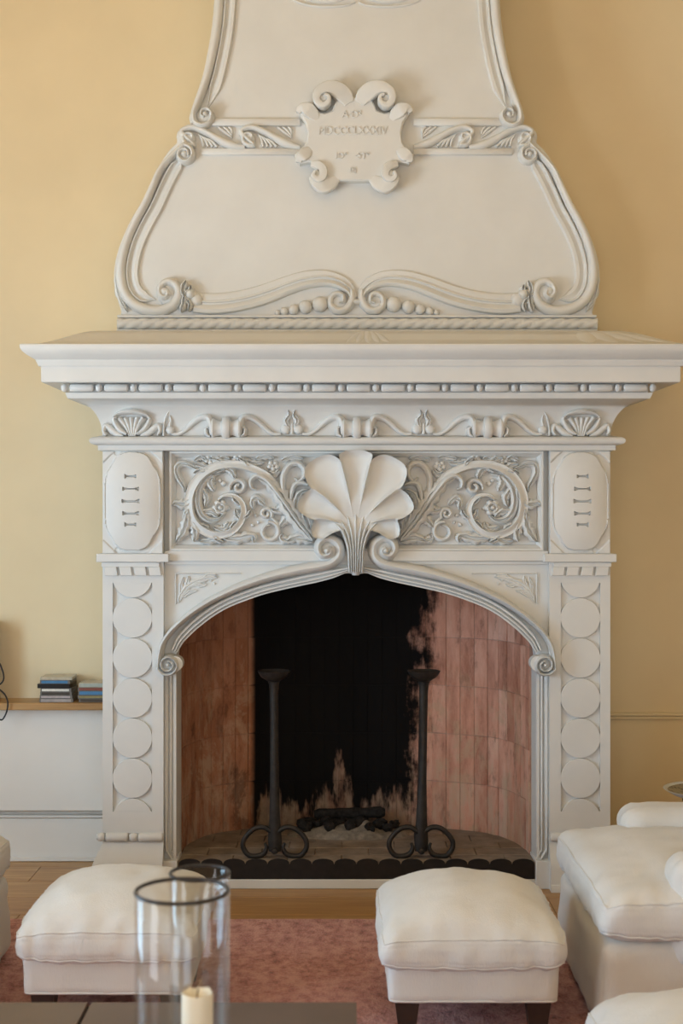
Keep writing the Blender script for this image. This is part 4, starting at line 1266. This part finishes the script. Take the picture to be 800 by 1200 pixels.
# ================================================================== SHELF: DISC CASES, LOUDSPEAKER, CABLE
def disc_case(xc, yc, z, w, th, rz, shell_m, spine_m, label):
    t = empty('disc_case', (xc, yc, z), label, 'disc case', 'disc cases piled on the oak shelf', rz)
    mb = MB(); mb.box(-w / 2, w / 2, -.0625, .0625, .0002, th - .0002, .0008); o = mb.build('case_shell', shell_m, t, 30)
    mb = MB(); mb.box(-w / 2 + .006, w / 2 - .009, -.0632, -.06, .0022, th - .0022, .0003); mb.build('spine_card', spine_m, t, 30)
    return t
sc_ = 5.79 / F
st1 = [('spine_grey', 'case_grey', 66, 38, 4.6, 'grey disc case lowest in the taller pile on shelf'),
       ('spine_taupe', 'case_grey', 66, 37, 3.6, 'pale taupe spined disc case next to lowest in taller pile'),
       ('spine_dark', 'case_grey', 66, 36, 4.2, 'dark brown spined disc case under the white one in taller pile'),
       ('spine_white', 'case_grey', 66, 35, 4.0, 'white spined disc case under the black one in taller pile'),
       ('spine_black', 'case_black', 63.5, 37, 5.2, 'plain black disc case jutting out of the taller pile'),
       ('spine_blue', 'case_grey', 65, 34, 4.4, 'bright blue spined disc case lying on the black one'),
       ('spine_beige', 'case_clear', 65.5, 36, 3.4, 'clear beige disc case topmost in the taller pile')]
z = ZS
for i, (sp, sh, px, w, th, lab) in enumerate(st1):
    disc_case(PX(px, 5.775), 5.835, z, w * sc_ * 1.03, th * sc_, rs.uniform(-.05, .05), sh, sp, lab); z += th * sc_
st2 = [('spine_dark', 'case_grey', 4.4, 'dark disc case lowest in the shorter pile beside the fireplace'),
       ('spine_olive', 'case_grey', 3.8, 'olive spined disc case under the blue one in shorter pile'),
       ('spine_blue', 'case_grey', 5.2, 'blue spined disc case amid the shorter pile by the fireplace'),
       ('spine_red', 'case_grey', 4.0, 'dark red spined disc case in the shorter pile by the fireplace'),
       ('spine_green', 'case_clear', 5.2, 'clear greenish disc case topmost in the shorter pile')]
z = ZS
for i, (sp, sh, th, lab) in enumerate(st2):
    disc_case(PX(91.5, 5.775) + .5 * .142 + rs.uniform(-.004, .004), 5.838, z, .142, th * sc_, rs.uniform(-.03, .03), sh, sp, lab); z += th * sc_
t = empty('loudspeaker', (-1.60, 5.83, ZS), 'black box loudspeaker on the oak shelf throwing a shadow on the wall', 'loudspeaker')
mb = MB(); mb.box(-.125, .125, -.065, .065, 0, .34, .006); mb.build('cabinet', 'dark_wood', t, 30)
mb = MB(); mb.box(-.112, .112, -.071, -.064, .012, .328, .003); mb.build('grille', 'speaker_cloth', t, 30)
dcab = 5.745
P = [(PX(-14, 5.76), 5.762, ZS + .06), (PX(-3, 5.76), 5.757, PZ(777, 5.76)), (PX(3, dcab), dcab, PZ(786, dcab)), (PX(4.2, dcab), dcab, PZ(796, dcab)), (PX(0, dcab), dcab, PZ(802, dcab)), (PX(-6, dcab), dcab, PZ(804, dcab)), (PX(0.5, dcab), dcab - .004, PZ(808.5, dcab)), (PX(6, dcab), dcab - .004, PZ(814, dcab)),
     (PX(9.4, dcab), dcab - .004, PZ(823, dcab)), (PX(8, dcab), dcab - .004, PZ(834, dcab)), (PX(4, dcab), dcab - .002, PZ(842, dcab)), (PX(0.5, dcab), dcab, PZ(843.5, dcab)), (PX(-8, dcab), dcab, PZ(841, dcab))]
mb = MB(); mb.tube(crom(P, 6), .0034, 8)
tag(mb.build('speaker_cable', 'cable_rubber', None, 60, loc=(PX(0, dcab), dcab, ZS)), 'thin black cable hanging in loops over the edge of the oak shelf', 'cable')

# ================================================================== RUG
mb = MB(); N1, N2 = 150, 110; grid = []
rx0, rx1, ry0, ry1 = -2.1, 2.1, 1.0, 5.03
for j in range(N2 + 1):
    row_ = []
    for i in range(N1 + 1):
        x = rx0 + (rx1 - rx0) * i / N1; yv = ry0 + (ry1 - ry0) * j / N2
        ed = i in (0, N1) or j in (0, N2)
        zz_ = .001 if ed else .0098 + .0012 * mnoise.noise(Vector((x * 9, yv * 16, 2)))
        row_.append((x, yv + (.006 * mnoise.noise(Vector((x * 3, 5, 1))) if j == N2 else 0), zz_))
    grid.append(row_)
mb.loft(grid, cap=False, closed=False)
tag(mb.build('rug', 'rug_pile', None, 80, loc=(0, 3, 0)), 'large worn dusky red rug spread on the oak floor', 'rug')
RUGZ = .0115

# ================================================================== UPHOLSTERY
def softbox(hx, hy, hz, r, n=22, crown=0.0, sag=0.0, wr=0.004, seed=0, pinch=0.0, taper=0.0, crown_b=0.0, ripple=None, belly=0.0):
    """rounded box cushion centred on the origin; crown lifts the middle of the top, wr = wrinkle depth"""
    vs = []; fs = []; key = {}
    def V(p):
        k_ = tuple(round(q, 6) for q in p)
        if k_ not in key: key[k_] = len(vs); vs.append(k_)
        return key[k_]
    axes = ((0, 1, 2), (1, 2, 0), (2, 0, 1))
    for ax, u, v in axes:
        for sg in (-1, 1):
            g = []
            for i in range(n + 1):
                r_ = []
                for j in range(n + 1):
                    p = [0, 0, 0]; p[ax] = sg; p[u] = math.sin((-1 + 2 * i / n) * PI / 2 * .72) / math.sin(PI / 2 * .72); p[v] = math.sin((-1 + 2 * j / n) * PI / 2 * .72) / math.sin(PI / 2 * .72)
                    r_.append(V(p))
                g.append(r_)
            for i in range(n):
                for j in range(n):
                    q = (g[i][j], g[i + 1][j], g[i + 1][j + 1], g[i][j + 1]); fs.append(q if sg > 0 else q[::-1])
    H_ = (hx, hy, hz); out = []
    for p in vs:
        q = Vector((p[0] * hx, p[1] * hy, p[2] * hz))
        c = Vector([max(-(H_[i] - r), min(H_[i] - r, q[i])) for i in range(3)])
        dlt = q - c
        if dlt.length > 1e-7: q = c + dlt.normalized() * r
        a, b = q.x / hx, q.y / hy
        k_ = max(0, 1 - abs(a) ** 2.8) ** .9 * max(0, 1 - abs(b) ** 2.8) ** .9
        zt = (q.z / hz + 1) / 2
        q.z += crown * k_ * max(0, q.z / hz) if q.z > 0 else -crown_b * k_ * (-q.z / hz)
        if pinch:
            cr = (abs(a) ** 6) * (abs(b) ** 6); q.x -= a * hx * pinch * cr * 0; q.z += (-pinch * cr * .6) * (1 if q.z > 0 else -1)
            q.x += math.copysign(pinch * .35 * cr, a); q.y += math.copysign(pinch * .35 * cr, b)
        if belly:
            q.x *= 1 + belly * (1 - (2 * zt - 1) ** 2) / hx * .0 ; 
        if taper: q.x *= 1 + taper * (zt - .5); q.y *= 1 + taper * (zt - .5)
        nn = Vector((q.x * 9, q.y * 9, q.z * 9 + seed * 7.3))
        w1 = mnoise.noise(nn) + .5 * mnoise.noise(nn * 2.3) + .4 * (1 - abs(mnoise.noise(nn * 1.6 + Vector((4, 1, seed))))) ** 3
        dirn = Vector((p[0], p[1], p[2])).normalized()
        ef = max(abs(a), abs(b)) ** 7
        tt = q.x * 55 if abs(b) > abs(a) else q.y * 55
        w1 += 1.3 * ef * (1 - abs(mnoise.noise(Vector((tt * .5, q.z * 6, seed + 2.2))))) ** 4 * (1 if abs(p[2]) > .5 else .5)
        q += dirn * wr * w1
        if ripple: q.z += ripple(q)
        out.append(tuple(q))
    mb = MB(); mb.v = out; mb.f = fs
    lv = sorted({round(p[2], 6) for p in vs}); mb.ring = {}
    for j, z_ in enumerate(lv):
        idx = [i for i, p in enumerate(vs) if abs(p[2] - z_) < 1e-5 and max(abs(p[0]), abs(p[1])) > .99999]
        idx.sort(key=lambda i: math.atan2(vs[i][1], vs[i][0])); mb.ring[j] = idx
    return mb
def shift(mb, dx=0, dy=0, dz=0):
    mb.v = [(a + dx, b + dy, c + dz) for a, b, c in mb.v]; return mb
def welt_of(mb, j, r=.003):
    P = [mb.v[i] for i in mb.ring[j]]; m_ = MB(); m_.tube(P + [P[0], P[1]], r, 6); return m_
def seam_loop(hx, hy, z, rc, zf=None):
    pts = []
    for cx, cy, a0 in ((hx - rc, hy - rc, 0), (-hx + rc, hy - rc, 90), (-hx + rc, -hy + rc, 180), (hx - rc, -hy + rc, 270)):
        for i in range(7):
            a = math.radians(a0 + 15 * i); pts.append((cx + rc * math.cos(a), cy + rc * math.sin(a), z))
    pts.append(pts[0]); return pts

def ottoman(x, y, label, seed, rz=0.0):
    t = empty('ottoman', (x, y, RUGZ), label, 'ottoman', 'slipcovered linen ottomans', rz)
    z0 = .1236 - RUGZ
    # upholstered base
    mb = softbox(.238, .262, .062, .022, 18, wr=.003, seed=seed + 5, taper=.02); shift(mb, 0, 0, z0 + .060); mb.build('base', 'linen', t, 80)
    # loose cushion
    cz = .262 - RUGZ
    mb = softbox(.258, .282, .052, .042, 30, crown=.088, wr=.0080, seed=seed, pinch=.02); shift(mb, 0, 0, cz + .004); cush = mb.build('cushion', 'linen', t, 80); welts = [welt_of(mb, 25), welt_of(mb, 5)]
    mb = MB(); mb.tube(seam_loop(.2345, .2585, z0 + .006, .022), .0035, 6); mb.build('hem', 'linen', t, 80)
    # box-cushion welts
    for w_ in welts: w_.build('welt', 'linen', cush, 80)
    for sx in (-1, 1):
        for sy in (-1, 1):
            mb = MB(); cx, cy = sx * .185, sy * .205; rings = []
            for zq_, w in ((0, .022), (z0 * .5, .028), (z0 + .01, .036)):
                rings.append([(cx + a * w, cy + b * w, zq_) for a, b in ((-1, -1), (1, -1), (1, 1), (-1, 1))])
            mb.loft(rings); mb.build('leg', 'dark_wood', t, 30)
    return t
ottoman(.370, 3.81 + .27, 'cream linen ottoman with plump cushion on dark legs before the fireplace opening', 1)
ottoman(-.670, 3.875 + .27, 'cool white linen ottoman standing behind the coffee table and glass lanterns', 2)
ottoman(.845, 3.02, 'cream linen ottoman pulled up in front of the linen armchair seat', 3)

def armchair(xf, y0, y1, sgn, label, seed):
    """front edge of the seat at x = xf, back towards sgn"""
    yc = (y0 + y1) / 2; W = (y1 - y0) / 2
    t = empty('armchair', (xf, yc, RUGZ), label, 'armchair', 'slipcovered linen armchairs')
    S = lambda mb: mb if sgn > 0 else MBflip(mb)
    D = .86
    def put(mb, dx, dy, dz, name):
        shift(mb, dx, dy, dz); mb = S(mb); return mb.build(name, 'linen', t, 80)
    put(softbox(D / 2 - .01, W - .015, .135, .04, 22, wr=.006, seed=seed, taper=-.03), D / 2 - .01, 0, .142, 'base')
    cm = softbox(.345, W + .005, .064, .05, 30, crown=.06, wr=.009, seed=seed + 3, pinch=.016); cu = put(cm, .345, 0, .340, 'seat_cushion')
    S(welt_of(cm, 25, .0035)).build('welt', 'linen', cu, 80); S(welt_of(cm, 4, .0035)).build('welt', 'linen', cu, 80)
    for s, dz in ((1, 0), (-1, 0)):
        put(softbox(.33, .085, .155, .06, 20, wr=.006, seed=seed + 6 + s), .53, s * (W - .075), .352, 'arm')
    put(softbox(.10, W - .01, .29, .07, 22, wr=.006, seed=seed + 9), D - .10, 0, .50, 'backrest')
    put(softbox(.085, W - .16, .20, .075, 22, wr=.008, seed=seed + 11, crown=.02), D - .24, 0, .60, 'back_cushion')
    return t
def MBflip(mb):
    m_ = MB(); m_.v = [(-a, b, c) for a, b, c in mb.v]; m_.f = [q[::-1] for q in mb.f]; return m_
armchair(.735, 3.83, 4.66, 1, 'cream linen armchair beside the carved pilaster facing the ottoman', 21)
armchair(-1.115, 3.80, 4.62, -1, 'shaded linen armchair near the oak shelf with loops of cable', 41)

# ================================================================== SIDE TABLE AND BOWL
t = empty('side_table', (1.46, 5.40, 0), 'small round pewter side table tucked behind the linen armchair', 'side table')
mb = MB(); mb.lathe([(0, .35), (.105, .35), (.11, .355), (.11, .365), (.105, .369), (0, .369)], (0, 0, 0), 'z', 36); mb.build('top', 'dark_wood', t, 30)
mb = MB(); mb.lathe([(0, .02), (.018, .02), (.014, .1), (.012, .27), (.02, .351), (0, .351)], (0, 0, 0), 'z', 16); mb.build('stem', 'pewter', t, 30)
mb = MB(); mb.lathe([(0, 0), (.12, 0), (.12, .008), (.04, .018), (.018, .024), (0, .024)], (0, 0, 0), 'z', 30); mb.build('foot', 'pewter', t, 30)
bx_, by_, bz_ = 1.432, 5.36, .369
t = empty('bowl', (bx_, by_, bz_), 'shallow pale grey bowl with dark patterned inside behind the linen armchair', 'bowl')
mb = MB(); mb.lathe([(0, 0), (.06, 0), (.075, .004), (.13, .022), (.163, .040), (.166, .043), (.161, .044), (.155, .0405), (.148, .037)], (0, 0, 0), 'z', 48); mb.f = mb.f[:-1]; mb.build('dish', 'bowl_glaze', t, 50)
mb = MB(); mb.lathe([(.149, .0375), (.12, .024), (.07, .010), (.02, .006), (0, .006)], (0, 0, 0), 'z', 48); mb.f = [q for q in mb.f if len(q) == 4]; mb.build('inlay', 'bowl_pattern', t, 50)

# ================================================================== COFFEE TABLE AND LANTERNS
TZ, TX1, TY1, TS = .45, .032, 2.925, .571
t = empty('coffee_table', (TX1 - 1.5 * TS, TY1 - 1.5 * TS, 0), 'low brown coffee table topped with large square panels', 'coffee table')
H3 = 1.5 * TS
mb = MB(); mb.box(-H3, H3, -H3, H3, TZ - .06, TZ - .008, .003); mb.build('frame', 'table_joint', t, 30)
for i in range(3):
    for j in range(3):
        mb = MB(); a, b = -H3 + TS * i, -H3 + TS * j; g = .0035
        mb.box(a + (g if i else 0), a + TS - (g if i < 2 else 0), b + (g if j else 0), b + TS - (g if j < 2 else 0), TZ - .012, TZ, .0015)
        mb.build('panel', 'table_top', t, 30)
for sx in (-1, 1):
    for sy in (-1, 1):
        mb = MB(); mb.box(sx * (H3 - .05) - .035, sx * (H3 - .05) + .035, sy * (H3 - .05) - .035, sy * (H3 - .05) + .035, RUGZ, TZ - .06, .003); mb.build('leg', 'dark_wood', t, 30)

def lantern(x, y, r, ztop, label):
    t = empty('hurricane_lantern', (x, y, TZ), label, 'lantern', 'glass hurricane lanterns on the coffee table')
    h = ztop - TZ
    mb = MB(); th = .004; rings = []
    prof = [(0.004, .001), (r * .92, .001), (r, .006), (r, h * .5), (r, h - .002), (r - th * .5, h), (r - th, h - .002), (r - th, h * .5), (r - th, .014), (r * .9, .010), (0.004, .010)]
    mb.lathe(prof, (0, 0, 0), 'z', 64); mb.build('glass_cylinder', 'clear_glass', t, 50)
    mb = MB(); ring = [(math.cos(2 * PI * i / 64) * (r - th / 2), math.sin(2 * PI * i / 64) * (r - th / 2), h) for i in range(65)]
    mb.tube(ring, .0035, 8); mb.build('rim', 'rim_metal', t, 60)
    return t
lx, ly = PX(213, 2.29), 2.29
lantern(lx, ly, 55 * 2.29 / F, PZ(1044, 2.29), 'large clear glass hurricane lantern holding a cream candle')
lantern(PX(234, 2.65), 2.65, 35.5 * 2.65 / F, PZ(1023, 2.65), 'small clear glass hurricane lantern without visible candle beside the larger one')
cxd, cyd = PX(231, 2.29), 2.29
t = empty('candle', (cxd, cyd, TZ + .010), 'cream pillar candle standing in the large glass lantern', 'candle')
hc = PZ(1163, 2.29) - TZ - .010; rc = 18.5 * 2.29 / F
mb = MB(); rings = []
for r, z in ((0, 0), (rc, 0), (rc, hc * .5), (rc, hc - .004), (rc * .94, hc), (rc * .8, hc - .004), (rc * .4, hc - .012), (0, hc - .014)):
    rings.append([(max(r, 1e-5) * math.cos(2 * PI * i / 36), max(r, 1e-5) * math.sin(2 * PI * i / 36), z + (.004 * mnoise.noise(Vector((math.cos(2 * PI * i / 36) * 2, math.sin(2 * PI * i / 36) * 2, 1))) if z > hc * .9 and r > rc * .5 else 0)) for i in range(36)])
mb.loft(rings); mb.build('wax', 'candle_wax', t, 50)
mb = MB(); mb.tube([(0, 0, hc - .016), (0, 0, hc - .004), (.002, 0, hc + .006)], .0012, 6); mb.build('wick', 'wick', t, 50)
